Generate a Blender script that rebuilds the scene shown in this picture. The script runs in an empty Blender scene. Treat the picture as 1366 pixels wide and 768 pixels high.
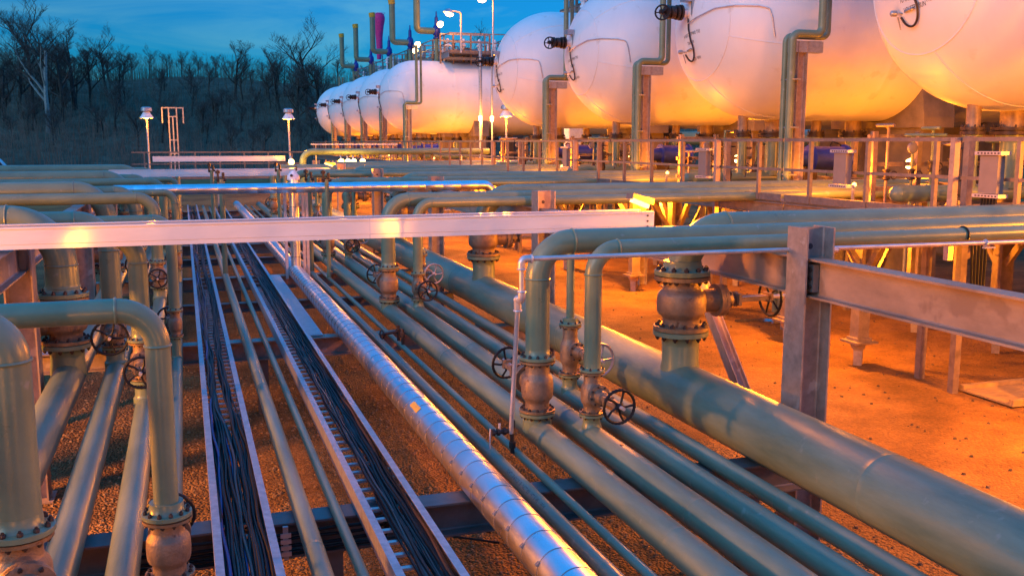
import bpy, math, random
from mathutils import Vector, Matrix
random.seed(7)
SC = bpy.context.scene
COL = SC.collection
PI = math.pi
V = Vector
CAMH = 4.1

# ------------------------------------------------------------------ mesh builder
class MB:
    def __init__(s): s.v = []; s.f = []; s.split = None
    def second(s): s.split = len(s.f); return s      # faces added from here on take the second material
    def add(s, vs, fs):
        o = len(s.v); s.v += [tuple(v) for v in vs]; s.f += [tuple(i + o for i in f) for f in fs]
        return s
    def obox(s, c, ax, ay, az):
        c, ax, ay, az = V(c), V(ax), V(ay), V(az)
        vs = [c + ax*i + ay*j + az*k for i in (-1, 1) for j in (-1, 1) for k in (-1, 1)]
        fs = [(0,1,3,2), (4,6,7,5), (0,4,5,1), (2,3,7,6), (0,2,6,4), (1,5,7,3)]
        if ax.cross(ay).dot(az) < 0: fs = [f[::-1] for f in fs]
        return s.add(vs, fs)
    def box(s, x0, x1, y0, y1, z0, z1):
        return s.obox(((x0+x1)/2, (y0+y1)/2, (z0+z1)/2), ((x1-x0)/2, 0, 0), (0, (y1-y0)/2, 0), (0, 0, (z1-z0)/2))
    def bar(s, p0, p1, w, h, up=(0, 0, 1)):
        p0, p1 = V(p0), V(p1); d = (p1 - p0); u = d.normalized(); up = V(up)
        if abs(u.dot(up)) > .97: up = V((0, 1, 0))
        a = u.cross(up).normalized(); b = a.cross(u).normalized()
        return s.obox((p0+p1)/2, d/2, a*w/2, b*h/2)
    @staticmethod
    def frame(d):
        d = V(d).normalized()
        a = V((0, 0, 1)) if abs(d.z) < .9 else V((1, 0, 0))
        x = d.cross(a).normalized(); y = d.cross(x).normalized()
        return x, y, d
    def lathe(s, o, d, prof, n=24, mod=None):
        o = V(o); x, y, d = s.frame(d); vs = []; fs = []; m = len(prof)
        for (t, r) in prof:
            for i in range(n):
                a = 2*PI*i/n
                vs.append(o + d*t + (x*math.cos(a) + y*math.sin(a))*r)
        for j in range(m-1):
            for i in range(n):
                k = (i+1) % n
                fs.append((j*n+i, j*n+k, (j+1)*n+k, (j+1)*n+i))
        if prof[0][1] > 1e-5: fs.append(tuple(range(n))[::-1])
        if prof[-1][1] > 1e-5: fs.append(tuple(range((m-1)*n, m*n)))
        return s.add(vs, fs)
    def cyl(s, p0, p1, r0, r1=None, n=16):
        p0, p1 = V(p0), V(p1); r1 = r0 if r1 is None else r1
        return s.lathe(p0, p1-p0, [(0, r0), ((p1-p0).length, r1)], n)
    def tube(s, pts, r, n=12, caps=True):
        pts = [V(p) for p in pts]; m = len(pts); rs = r if isinstance(r, (list, tuple)) else [r]*m
        x, y, t = s.frame(pts[1]-pts[0]); vs = []; fs = []; pt = t
        for j, p in enumerate(pts):
            if j == 0: t = (pts[1]-p).normalized()
            elif j == m-1: t = (p-pts[j-1]).normalized()
            else: t = ((pts[j+1]-p).normalized() + (p-pts[j-1]).normalized()).normalized()
            q = pt.rotation_difference(t); x = q @ x; y = q @ y; pt = t
            for i in range(n):
                a = 2*PI*i/n; vs.append(p + (x*math.cos(a) + y*math.sin(a))*rs[j])
        for j in range(m-1):
            for i in range(n):
                k = (i+1) % n
                fs.append((j*n+i, j*n+k, (j+1)*n+k, (j+1)*n+i))
        if caps: fs.append(tuple(range(n))[::-1]); fs.append(tuple(range((m-1)*n, m*n)))
        return s.add(vs, fs)
    def torus(s, c, ax, R, r, n=32, m=8, knurl=0):
        c = V(c); x, y, d = s.frame(ax); vs = []; fs = []
        for i in range(n):
            a = 2*PI*i/n; e = x*math.cos(a) + y*math.sin(a)
            rr = r*(1 + knurl*(1 if i % 2 else -1))
            for j in range(m):
                b = 2*PI*j/m; vs.append(c + e*(R + rr*math.cos(b)) + d*rr*math.sin(b))
        for i in range(n):
            for j in range(m):
                fs.append((i*m+j, ((i+1) % n)*m+j, ((i+1) % n)*m+(j+1) % m, i*m+(j+1) % m))
        return s.add(vs, fs)
    def prism(s, prof, o, ux, uy, uz):
        o, ux, uy, uz = V(o), V(ux), V(uy), V(uz); n = len(prof)
        vs = [o + ux*a + uy*b for a, b in prof] + [o + ux*a + uy*b + uz for a, b in prof]
        fs = [tuple(range(n))[::-1], tuple(range(n, 2*n))]
        for i in range(n):
            k = (i+1) % n; fs.append((i, k, n+k, n+i))
        if ux.cross(uy).dot(uz) < 0: fs = [f[::-1] for f in fs]
        return s.add(vs, fs)
    def hexes(s, c, ax, R, cnt, br, h, ph=.2):
        c = V(c); x, y, d = s.frame(ax)
        for i in range(cnt):
            a = 2*PI*i/cnt + ph; p = c + (x*math.cos(a) + y*math.sin(a))*R
            s.lathe(p, d, [(0, br), (h*.8, br), (h, br*.8)], 6)
            s.lathe(p, d, [(h, br*.55), (h*1.45, br*.5)], 6)
        return s
    def ibeam(s, p0, p1, dep, wid, tf=.018, tw=.012, up=(0, 0, 1)):
        p0, p1 = V(p0), V(p1); d = p1-p0; u = d.normalized(); up = V(up)
        a = u.cross(up).normalized(); b = a.cross(u).normalized()
        w, h = wid/2, dep/2; c = tw/2
        pr = [(-w,-h),(w,-h),(w,-h+tf),(c+.012,-h+tf),(c,-h+tf+.012),(c,h-tf-.012),(c+.012,h-tf),(w,h-tf),(w,h),(-w,h),(-w,h-tf),(-c-.012,h-tf),(-c,h-tf-.012),(-c,-h+tf+.012),(-c-.012,-h+tf),(-w,-h+tf)]
        return s.prism(pr, p0, a, b, d)
    def build(s, name, mat, parent=None, origin=None, smooth=True, angle=38, mat2=None):
        if parent is not None: org = ORG[parent.name]
        else: org = V(origin) if origin is not None else V((0, 0, 0))
        me = bpy.data.meshes.new(name)
        me.from_pydata([(x-org.x, y-org.y, z-org.z) for x, y, z in s.v], [], s.f)
        me.update()
        if smooth:
            me.polygons.foreach_set('use_smooth', [True]*len(me.polygons))
            me.set_sharp_from_angle(angle=math.radians(angle))
        me.materials.append(mat)
        if mat2 is not None:
            me.materials.append(mat2); me.polygons.foreach_set('material_index', [0 if i < s.split else 1 for i in range(len(me.polygons))])
        o = bpy.data.objects.new(name, me); COL.objects.link(o)
        if parent is not None: o.parent = parent
        else: o.location = org
        ORG[o.name] = org
        return o
ORG = {}
USED = {}
def tag(o, label, cat, group=None):
    o['label'] = label; o['category'] = cat
    if group: o['group'] = group
    nw = len(label.split())
    if nw < 4 or nw > 16: print('LABEL LENGTH', nw, label)
    if label in USED and not group: print('DUP LABEL', label)
    USED[label] = 1
    return o
def thing(name, label, cat, loc, group=None):
    o = bpy.data.objects.new(name, None); COL.objects.link(o); o.location = loc; o.empty_display_size = .2
    ORG[o.name] = V(loc)
    return tag(o, label, cat, group)
def struct(o, kind='structure'):
    o['kind'] = kind; return o
def copy_tree(o, parent=None):
    c = o.copy(); COL.objects.link(c)
    if parent is not None: c.parent = parent
    for ch in list(o.children): copy_tree(ch, c)
    return c
def dup(root, loc, label, group=None, rotz=None, scale=None):
    c = copy_tree(root); c.location = loc
    if rotz is not None: c.rotation_euler = (0, 0, rotz)
    if scale: c.scale = (scale,)*3
    tag(c, label, root['category'], group or root.get('group'))
    return c

# ------------------------------------------------------------------ materials
def mat(name, col, rough=.5, metal=0., var=.18, scale=6., bump=0., bscale=40., col2=None, spec=.5, coat=0., stretch=None, speck=None):
    m = bpy.data.materials.new(name); m.use_nodes = True; nt = m.node_tree; N = nt.nodes; L = nt.links
    b = N['Principled BSDF']; b.inputs['Roughness'].default_value = rough; b.inputs['Metallic'].default_value = metal
    b.inputs['Specular IOR Level'].default_value = spec
    if coat: b.inputs['Coat Weight'].default_value = coat; b.inputs['Coat Roughness'].default_value = .10
    tc = N.new('ShaderNodeTexCoord'); mp = N.new('ShaderNodeMapping'); L.new(tc.outputs['Object'], mp.inputs['Vector'])
    if stretch: mp.inputs['Scale'].default_value = stretch
    no = N.new('ShaderNodeTexNoise'); no.inputs['Scale'].default_value = scale; no.inputs['Detail'].default_value = 8; no.inputs['Roughness'].default_value = .65
    L.new(mp.outputs[0], no.inputs['Vector'])
    cr = N.new('ShaderNodeValToRGB'); cr.color_ramp.elements[0].position = .32; cr.color_ramp.elements[1].position = .68
    c2 = col2 or tuple(c*(1+var) for c in col)
    cr.color_ramp.elements[0].color = (*[c*(1-var) for c in col], 1); cr.color_ramp.elements[1].color = (*c2, 1)
    L.new(no.outputs[0], cr.inputs[0]); out = cr.outputs[0]
    if speck:
        n2 = N.new('ShaderNodeTexNoise'); n2.inputs['Scale'].default_value = speck[0]; n2.inputs['Detail'].default_value = 6; L.new(tc.outputs['Object'], n2.inputs['Vector'])
        c3 = N.new('ShaderNodeValToRGB'); c3.color_ramp.elements[0].position = speck[1]; c3.color_ramp.elements[1].position = speck[1]+.06
        mx = N.new('ShaderNodeMix'); mx.data_type = 'RGBA'; L.new(n2.outputs[0], c3.inputs[0]); L.new(c3.outputs[0], mx.inputs[0])
        L.new(out, mx.inputs[6]); mx.inputs[7].default_value = (*speck[2], 1); out = mx.outputs[2]
    L.new(out, b.inputs['Base Color'])
    mr = N.new('ShaderNodeMapRange'); mr.inputs[3].default_value = max(.03, rough-.1); mr.inputs[4].default_value = min(1, rough+.12)
    L.new(no.outputs[0], mr.inputs[0]); L.new(mr.outputs[0], b.inputs['Roughness'])
    if bump:
        bn = N.new('ShaderNodeTexNoise'); bn.inputs['Scale'].default_value = bscale; bn.inputs['Detail'].default_value = 5; L.new(mp.outputs[0], bn.inputs['Vector'])
        bp = N.new('ShaderNodeBump'); bp.inputs['Strength'].default_value = bump; bp.inputs['Distance'].default_value = .02
        L.new(bn.outputs[0], bp.inputs['Height']); L.new(bp.outputs[0], b.inputs['Normal'])
    return m
def emit(name, col, st):
    m = bpy.data.materials.new(name); m.use_nodes = True; b = m.node_tree.nodes['Principled BSDF']
    b.inputs['Base Color'].default_value = (.8, .7, .5, 1)
    b.inputs['Emission Color'].default_value = (*col, 1); b.inputs['Emission Strength'].default_value = st
    return m
M = {}
M['paint'] = mat('olive_green_paint', (.16, .21, .128), .30, 0, .16, 2.2, .06, 60, speck=(7, .66, (.23, .26, .20)))
M['paint_dusty'] = mat('dusty_green_paint', (.118, .18, .12), .34, 0, .28, 1.8, .12, 25, col2=(.185, .24, .168), stretch=(1.4, .3, 1.4), speck=(5.5, .66, (.20, .23, .175)))
M['galv'] = mat('galvanised_steel', (.40, .42, .45), .42, .75, .22, 14, .05, 30)
M['railing'] = mat('railing_steel', (.22, .175, .145), .5, .4, .22, 9, .05, 30)
M['alu'] = mat('aluminium_tray', (.80, .79, .79), .45, .1, .06, 5, .02, 20, stretch=(.3, 1, 1), coat=.8)
M['clad'] = mat('aluminium_cladding', (.82, .84, .87), .30, 1., .05, 3, .02, 5)
def brushed(m, an, rot):
    nt = m.node_tree; b = nt.nodes['Principled BSDF']; b.inputs['Anisotropic'].default_value = an; b.inputs['Anisotropic Rotation'].default_value = rot
    tg = nt.nodes.new('ShaderNodeTangent'); tg.direction_type = 'RADIAL'; tg.axis = 'Z'; nt.links.new(tg.outputs[0], b.inputs['Tangent'])
M['seam'] = mat('cladding_seam', (.22, .2, .2), .5, .6)
M['column'] = mat('weathered_galvanised_steel', (.33, .26, .225), .5, .35, .25, 7, .06, 50, speck=(5, .62, (.44, .38, .35)))
M['beam'] = mat('dull_brown_steel', (.36, .235, .165), .55, .25, .25, 3.5, .06, 40, stretch=(1, .4, 1), speck=(2.2, .58, (.27, .17, .12)))
M['darkbeam'] = mat('dark_grey_steel', (.17, .155, .15), .5, .4, .25, 4, .05, 40)
M['valve'] = mat('brown_valve_casting', (.235, .165, .11), .48, .4, .25, 9, .3, 70, speck=(11, .64, (.13, .065, .035)))
M['flange'] = mat('rusty_flange_steel', (.23, .16, .09), .45, .45, .3, 14, .1, 60, speck=(18, .6, (.22, .10, .04)))
M['bolt'] = mat('dark_bolt_steel', (.055, .04, .035), .5, .6, .3, 20)
M['black'] = mat('black_painted_iron', (.010, .010, .011), .45, 0, .3, 10, spec=.3)
M['greywheel'] = mat('bare_cast_wheel', (.48, .43, .41), .42, .6, .15, 10)
M['cable'] = mat('black_cable_sheath', (.007, .007, .008), .5, 0, .3, 3, spec=.3)
M['cableblue'] = mat('blue_cable_sheath', (.02, .05, .22), .45)
M['cablebrown'] = mat('brown_cable_sheath', (.05, .03, .025), .4)
M['conduit'] = mat('galvanised_conduit', (.60, .56, .56), .4, .6, .15, 12)
M['tank'] = mat('white_tank_paint', (.73, .73, .72), .45, 0, .05, .8, .02, 3, stretch=(1.3, 1.3, .35), speck=(2.2, .62, (.66, .64, .61)))
M['ink'] = mat('dark_lettering', (.05, .035, .04), .6)
M['red'] = mat('red_marking', (.45, .03, .05), .6)
M['pinkred'] = mat('pink_red_fabric', (.85, .03, .20), .7)
M['blue'] = mat('dark_blue_paint', (.014, .03, .26), .35, 0, .25, 5)
M['yellow'] = mat('yellow_paint', (.62, .36, .03), .5)
M['concrete'] = mat('concrete', (.15, .12, .09), .85, 0, .25, 2.5, .3, 30)
M['wood'] = mat('plywood', (.42, .27, .10), .8, 0, .25, 5, .2, 40, stretch=(1, 6, 1))
M['greybox'] = mat('grey_enclosure_paint', (.20, .175, .165), .5, .1, .08)
M['white'] = mat('white_enamel', (.75, .76, .78), .35)
M['glass'] = mat('dark_glass', (.02, .03, .04), .05)
M['rubber'] = mat('tyre_rubber', (.02, .02, .02), .8)
M['bark'] = mat('dark_bark', (.040, .034, .028), .9, 0, .3, 12)
M['palebark'] = mat('pale_sycamore_bark', (.27, .27, .24), .85, 0, .35, 6)
M['twig'] = mat('bare_twigs', (.085, .062, .05), .9, 0, .3, 2)
M['brush'] = mat('winter_brush', (.30, .18, .11), .95, 0, .4, .15)
M['lampglow'] = emit('sodium_lamp_glow', (1, .55, .16), 8)
M['dimglow'] = emit('sodium_lamp_lens', (1, .5, .1), 2.5)
M['steelorange'] = mat('galvanised_frame_steel', (.25, .18, .13), .5, .25, .3, 6)

def ground_mat(name, ca, cb, cc, bump, vs):
    m = bpy.data.materials.new(name); m.use_nodes = True; nt = m.node_tree; N = nt.nodes; L = nt.links
    b = N['Principled BSDF']; b.inputs['Roughness'].default_value = .92; b.inputs['Specular IOR Level'].default_value = .25
    tc = N.new('ShaderNodeTexCoord')
    n1 = N.new('ShaderNodeTexNoise'); n1.inputs['Scale'].default_value = .9; n1.inputs['Detail'].default_value = 12; n1.inputs['Roughness'].default_value = .7
    n2 = N.new('ShaderNodeTexNoise'); n2.inputs['Scale'].default_value = vs*.5; n2.inputs['Detail'].default_value = 8
    vo = N.new('ShaderNodeTexVoronoi'); vo.inputs['Scale'].default_value = vs
    for n in (n1, n2, vo): L.new(tc.outputs['Object'], n.inputs['Vector'])
    cr = N.new('ShaderNodeValToRGB'); e = cr.color_ramp.elements; e[0].position = .35; e[1].position = .66; e[0].color = (*ca, 1); e[1].color = (*cb, 1)
    L.new(n1.outputs[0], cr.inputs[0])
    mx = N.new('ShaderNodeMix'); mx.data_type = 'RGBA'; mx.blend_type = 'MULTIPLY'; mx.inputs[0].default_value = cc
    c2 = N.new('ShaderNodeValToRGB'); c2.color_ramp.elements[0].color = (.35, .33, .32, 1); c2.color_ramp.elements[1].color = (1.5, 1.45, 1.4, 1)
    ad = N.new('ShaderNodeMath'); ad.operation = 'MULTIPLY_ADD'; ad.inputs[1].default_value = .5
    sp = N.new('ShaderNodeSeparateColor'); L.new(vo.outputs['Color'], sp.inputs[0]); L.new(sp.outputs[0], ad.inputs[0])
    mh = N.new('ShaderNodeMath'); mh.operation = 'MULTIPLY'; mh.inputs[1].default_value = .5; L.new(n2.outputs[0], mh.inputs[0]); L.new(mh.outputs[0], ad.inputs[2])
    L.new(ad.outputs[0], c2.inputs[0]); L.new(cr.outputs[0], mx.inputs[6]); L.new(c2.outputs[0], mx.inputs[7]); L.new(mx.outputs[2], b.inputs['Base Color'])
    n3 = N.new('ShaderNodeTexNoise'); n3.inputs['Scale'].default_value = .22; n3.inputs['Detail'].default_value = 5; n3.inputs['Distortion'].default_value = 1.2; L.new(tc.outputs['Object'], n3.inputs['Vector'])
    c3 = N.new('ShaderNodeValToRGB'); c3.color_ramp.elements[0].position = .38; c3.color_ramp.elements[1].position = .6; c3.color_ramp.elements[0].color = (.48, .46, .44, 1); c3.color_ramp.elements[1].color = (1.05, 1.05, 1.05, 1); L.new(n3.outputs[0], c3.inputs[0])
    m3 = N.new('ShaderNodeMix'); m3.data_type = 'RGBA'; m3.blend_type = 'MULTIPLY'; m3.inputs[0].default_value = .8; L.new(mx.outputs[2], m3.inputs[6]); L.new(c3.outputs[0], m3.inputs[7]); L.new(m3.outputs[2], b.inputs['Base Color'])
    bp = N.new('ShaderNodeBump'); bp.inputs['Strength'].default_value = bump; bp.inputs['Distance'].default_value = .05
    sb = N.new('ShaderNodeMath'); sb.operation = 'SUBTRACT'; L.new(n2.outputs[0], sb.inputs[0]); L.new(vo.outputs['Distance'], sb.inputs[1])
    L.new(sb.outputs[0], bp.inputs['Height']); L.new(bp.outputs[0], b.inputs['Normal'])
    return m
M['dirt'] = ground_mat('trodden_earth', (.19, .095, .025), (.37, .185, .045), .5, .55, 26)
M['gravel'] = ground_mat('brown_gravel', (.23, .135, .05), (.40, .235, .09), .9, 1.0, 30)
M['hill'] = ground_mat('winter_hillside', (.10, .075, .048), (.18, .135, .085), .6, .6, 1.2)
M['stone'] = mat('gravel_stone', (.28, .19, .10), .9, 0, .5, 9)
M['pebble'] = mat('dark_pebble', (.10, .065, .04), .9, 0, .6, 9)
M['water'] = mat('puddle_water', (.05, .045, .04), .04, 0, .1, 2)
M['water'].node_tree.nodes['Principled BSDF'].inputs['Specular IOR Level'].default_value = .8

ORDN = ['nearest', 'second', 'third', 'fourth', 'fifth', 'sixth', 'seventh']
# ------------------------------------------------------------------ pipework helpers
def bend(pts, R, seg=8):
    pts = [V(p) for p in pts]; out = [pts[0]]
    for i in range(1, len(pts)-1):
        a, b, c = pts[i-1], pts[i], pts[i+1]
        u = (a-b).normalized(); w = (c-b).normalized(); ang = u.angle(w)
        if ang > PI-.02: out.append(b); continue
        t = min(R/math.tan(ang/2), .49*(a-b).length, .49*(c-b).length); r = t*math.tan(ang/2)
        ctr = b + (u+w).normalized()*(r/math.sin(ang/2))
        s, e = b+u*t-ctr, b+w*t-ctr
        ax = s.cross(e).normalized(); tot = s.angle(e)
        for k in range(seg+1): out.append(ctr + Matrix.Rotation(tot*k/seg, 3, ax) @ s)
    out.append(pts[-1]); return out
def weldneck(mb, c, ax, r, n=28, bolts=False):
    # weld neck flange with its face at c, neck pointing back along -ax into the pipe
    mb.lathe(c, ax, [(-.62*r-.03, r*1.01), (-.44*r, r*1.05), (-.30*r, r*1.18), (-.265*r, r*1.45), (-.25*r, r*1.5), (-.015*r, r*1.5), (0, r*1.47)], n)
    if bolts:
        mb.second(); mb.hexes(V(c)-V(ax)*(.265*r-.0005), -V(ax), r*1.29, 8 if r < .1 else 12, r*.115+.003, r*.14+.005)
def wobble_ring(mb, c, ax, r):
    mb.torus(c, ax, r*1.0, .008 + r*.018, 36, 6)

def cross_pipe(X, Y, r, ztop, Xend, label, group, fl=True, rr=None, zb=3.03, eb=3.0, flr=None):
    """transverse pipe on the rack beams that elbows down to the flange at ztop"""
    rr = rr or r; s = 1 if Xend > X else -1; Rb = eb*r; zr = zb + r
    t = thing('transverse_pipe', label, 'pipe', (X, Y, ztop), group)
    b = MB(); b.cyl((Xend, Y, zr), (X+s*Rb, Y, zr), r, n=32)
    b.build('horizontal_run', M['paint'], t)
    b = MB(); P_ = [V((X+s*Rb - s*Rb*math.sin(a), Y, zr-Rb + Rb*math.cos(a))) for a in [PI/2*k/14 for k in range(15)]]
    b.tube(P_, r, 32, False); wobble_ring(b, (X+s*Rb, Y, zr), (1, 0, 0), r); wobble_ring(b, (X, Y, zr-Rb), (0, 0, 1), r)
    b.build('elbow', M['paint'], t)
    b = MB()
    zt = zr-Rb
    if rr > r*1.05:
        b.lathe((X, Y, zt), (0, 0, -1), [(0, r), (.03, r*1.02), (.26, rr), (max(.28, zt-ztop), rr)], 32); wobble_ring(b, (X, Y, zt-.26), (0, 0, 1), rr)
    else: b.cyl((X, Y, zt), (X, Y, ztop), r, n=32)
    b.build('riser', M['paint'], t)
    if fl:
        b = MB(); weldneck(b, (X, Y, ztop), (0, 0, -1), flr or rr, bolts=True); b.build('weld_neck_flange', M['paint'], t, mat2=M['bolt'])
    return t

def gate_valve(X, Y, z0, z1, r, d, L, Rw, label, group, wheel='black', long_yoke=False):
    """valve between flange faces z0..z1 on a vertical pipe of radius r, bonnet along unit vector d, wheel at distance L"""
    h = z1-z0; zc = (z0+z1)/2; c = V((X, Y, zc)); d = V(d).normalized(); up = V((0, 0, 1))
    t = thing('gate_valve', label, 'valve', (X, Y, z0), group)
    fr = 1.5*r; ft = min(.26*r, h*.10); nb = 8 if r < .1 else 12
    b = MB()
    b.lathe((X, Y, z0+ft+.004), up, [(0, r*1.25), (.002, r*1.02), (h*.10, r*1.0), (h*.16, r*1.06), (h*.20, r*1.24), (h*.26, r*1.32), (h*.40, r*1.35), (h*.54, r*1.32),
        (h*.60, r*1.24), (h*.64, r*1.06), (h*.70, r*1.0), (h-2*ft-.010, r*1.02), (h-2*ft-.008, r*1.25)], 32)
    nk = r*(.60 if long_yoke else .88); of = r*(2.05 if long_yoke else 1.55)
    b.lathe(c, d, [(0, nk*1.12), (of*.8, nk*1.06), (of, nk*1.1), (of, nk*1.5), (of+ft, nk*1.5)], 24)
    b.build('valve_body', M['valve'], t)
    for zf, ax in ((z0, up), (z1, -up)):
        mb = MB(); mb.lathe(V((X, Y, zf))+ax*.004, ax, [(0, r*1.25), (.005, r*1.25), (.005, fr), (ft*.9, fr), (ft, fr*.96), (ft, r*1.0)], 32)
        mb.second(); mb.hexes(V((X, Y, zf))+ax*(ft+.0005), ax, r*1.29, nb, r*.115+.003, r*.12+.004)
        mb.build('flange', M['flange'], t, mat2=M['bolt'])
    o = of+ft+.004
    bl = .15*L if long_yoke else .30*L
    b = MB(); b.lathe(c+d*o, d, [(0, nk*1.5), (ft*.8, nk*1.5), (ft*.9, nk*1.36), (ft, nk*1.0), (ft+bl*.5, nk*.8), (ft+bl*.55, nk*.55), (ft+bl*.8, nk*.5), (ft+bl*.8, nk*.7), (ft+bl, nk*.7)], 24)
    b.second(); b.hexes(c+d*(o+ft*.8), d, nk*1.28, 8, r*.09+.004, r*.09+.005); b.build('bonnet', M['valve'], t, mat2=M['bolt'])
    q = o+ft+bl
    x, y, _ = MB.frame(d)
    if L-q > .05:
        b = MB()
        side = d.cross(up).normalized()
        for s in (-1, 1):
            b.bar(c+d*(q-.02)+side*s*nk*.5, c+d*(L-.03)+side*s*nk*.42, .022+r*.08, .03+r*.1)
        b.obox(c+d*(q+.0), d*.018, side*nk*.75, up*nk*.55); b.obox(c+d*(L-.03), d*.022, side*nk*.62, up*nk*.42)
        b.build('yoke', M['valve'], t)
    b = MB(); b.cyl(c+d*(q-.03), c+d*(L+.09+(.16 if long_yoke else 0)), .013+r*.05, n=10); b.build('stem', M['conduit'], t)
    b = MB(); wm = M['black'] if wheel == 'black' else M['greywheel']
    w0 = c+d*L
    b.torus(w0, d, Rw, .0115+Rw*.02, 60, 8, .13)
    b.lathe(w0-d*.03, d, [(0, .03), (.05, .036), (.06, .02)], 14)
    for k in range(5):
        a = 2*PI*k/5+.4; e = x*math.cos(a)+y*math.sin(a); f2 = x*math.cos(a+.25)+y*math.sin(a+.25)
        b.tube([w0+e*.02, w0+(e*.6+f2*.4)*Rw*.5-d*.012, w0+f2*Rw*.98], [.013, .011, .012], 8)
    wh = b.build('handwheel', wm, t)
    b = MB(); b.lathe(w0+d*.012, d, [(0, .019), (.03, .019), (.034, .012)], 6); b.build('stem_nut', M['conduit'], wh)
    return t

def long_pipe(X, z, r, y0, y1, label, branches=(), group=None, welds=(), m='paint_dusty', cat='pipe'):
    t = thing('rack_pipe', label, cat, (X, y0, z), group)
    prof = [(0, r)]; ys = sorted(welds)
    for w in ys: prof += [(w-y0-.06, r), (w-y0-.012, r), (w-y0-.005, r+.0018), (w-y0+.005, r+.0018), (w-y0+.012, r), (w-y0+.06, r)]
    prof.append((y1-y0, r))
    b = MB(); b.lathe((X, y0, z), (0, 1, 0), prof, 40); b.build('barrel', M[m], t)
    for (Y, rb, zt, kind) in branches:
        b = MB()
        if kind == 'tee':
            b.lathe((X, Y, z), (0, 0, 1), [(0, rb*1.22), (r*.9, rb*1.2), (r*1.02, rb*1.09), (r*1.25, rb*1.01), (zt-z-.3*rb, rb)], 32)
        else:
            b.lathe((X, Y, z), (0, 0, 1), [(0, rb*1.05), (math.sqrt(max(1e-4, r*r-rb*rb*.6)), rb*1.06), (r*1.02, rb*1.0), (zt-z-.3*rb, rb)], 32)
        bs = b.build('branch_stub', M['paint'], t)
        b = MB(); weldneck(b, (X, Y, zt), (0, 0, 1), rb, bolts=True); b.build('flange', M['paint'], bs, mat2=M['bolt'])
    return t

# ------------------------------------------------------------------ ground
b = MB(); b.add([(-400, -120, 0), (500, -120, 0), (500, 700, 0), (-400, 700, 0)], [(0, 1, 2, 3)])
struct(b.build('ground', M['dirt'], smooth=False))
# gravel bed under the rack, uneven edge
b = MB(); e = []; 
for i in range(90):
    y = -8 + i*.65; e.append((6.4 + .35*math.sin(y*1.3) + random.uniform(-.25, .25), y))
vs = [(-16, -8, .004)] + [(x, y, .004) for x, y in e] + [(-16, e[-1][1], .004)]
b.add(vs, [tuple(range(len(vs)))]); struct(b.build('gravel_bed', M['gravel'], smooth=False))
# loose stones: nobody could count them
b = MB(); rng = random.Random(3)
def stone(b, x, y, s):
    a = rng.random()*6.28; vs = []
    for k in range(5):
        q = a+k*1.257; vs.append((x+s*math.cos(q)*rng.uniform(.7, 1.2), y+s*math.sin(q)*rng.uniform(.7, 1.2), .002))
    for k in range(5):
        q = a+.5+k*1.257; vs.append((x+s*.62*math.cos(q), y+s*.62*math.sin(q), .004+s*rng.uniform(.45, .85)))
    b.add(vs, [(0,1,6,5), (1,2,7,6), (2,3,8,7), (3,4,9,8), (4,0,5,9), (5,6,7,8,9)])
for i in range(15000):
    y = 2.6 + 17*rng.random()**1.7; x = rng.uniform(-2.6-.12*y, 6.3); stone(b, x, y, rng.uniform(.010, .030))
struct(b.build('loose_gravel', M['stone'], smooth=False), 'stuff')
b = MB()
for i in range(1100):
    y = rng.uniform(3, 26); x = rng.uniform(6.2, 9+y*.5); stone(b, x, y, rng.choice([.008, .01, .014, .018, .03]))
struct(b.build('scattered_pebbles', M['pebble'], smooth=False), 'stuff')
def blob_sheet(name, cx, cy, rx, ry, z, m, seed):
    rg = random.Random(seed); vs = []
    ph = [rg.random()*6.28 for _ in range(5)]
    for k in range(64):
        a = 2*PI*k/64; q = 1 + sum(.30/(j+1)*math.sin((j+2)*a+ph[j]) for j in range(5))
        vs.append((cx+rx*q*math.cos(a), cy+ry*q*math.sin(a), z))
    bb = MB(); bb.add(vs, [tuple(range(64))]); return struct(bb.build(name, m, smooth=False))
blob_sheet('puddle', 12.5, 19.2, .55, .22, .008, M['water'], 11)
blob_sheet('puddle', 13.1, 18.8, .35, .18, .008, M['water'], 14)
# fallen board with battens
t = thing('wooden_hatch', 'flat yellowish wooden hatch with raised battens lying on the bare earth', 'board', (12.55, 11.9, 0))
b = MB(); b.box(12.05, 13.6, 11.35, 12.45, .03, .06); b.build('panel', M['wood'], t)
for y0 in (12.37, 11.35):
    b = MB(); b.box(12.06, 13.6, y0, y0+.09, .061, .13); b.build('batten', M['wood'], t)
b = MB(); b.box(12.2, 12.3, 11.4, 12.4, .002, .029); b.box(13.2, 13.3, 11.4, 12.4, .002, .029); b.build('runner', M['darkbeam'], t)

# ------------------------------------------------------------------ the rack: sleepers, columns, longitudinal beams
SP = 7.3
for k in range(6):
    Y = 7.55+SP*k
    b = MB(); b.ibeam((-2.6, Y, 1.0), (5.55 if k else 5.48, Y, 1.0), .29, .26)
    o = b.build('sleeper_beam', M['column'] if k else M['darkbeam'], origin=(-2.6, Y, .855))
    tag(o, ['steel cross beam under the pipes with black cables along its side', 'steel cross beam under the pipes behind the black valve wheels', 'cross beam beneath the pipes, third from the camera', 'cross beam beneath the pipes, fourth from the camera', 'cross beam beneath the pipes, fifth from the camera', 'cross beam beneath the pipes, farthest from the camera'][k], 'steel beam', 'cross beams under the pipe rack')
    for X in (-2.2, 1.0, 4.9):
        b = MB(); b.ibeam((X, Y+.02, 0), (X, Y+.02, .853), .16, .16, up=(0, 1, 0)); b.build('stub_post', M['darkbeam'], o)
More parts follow.
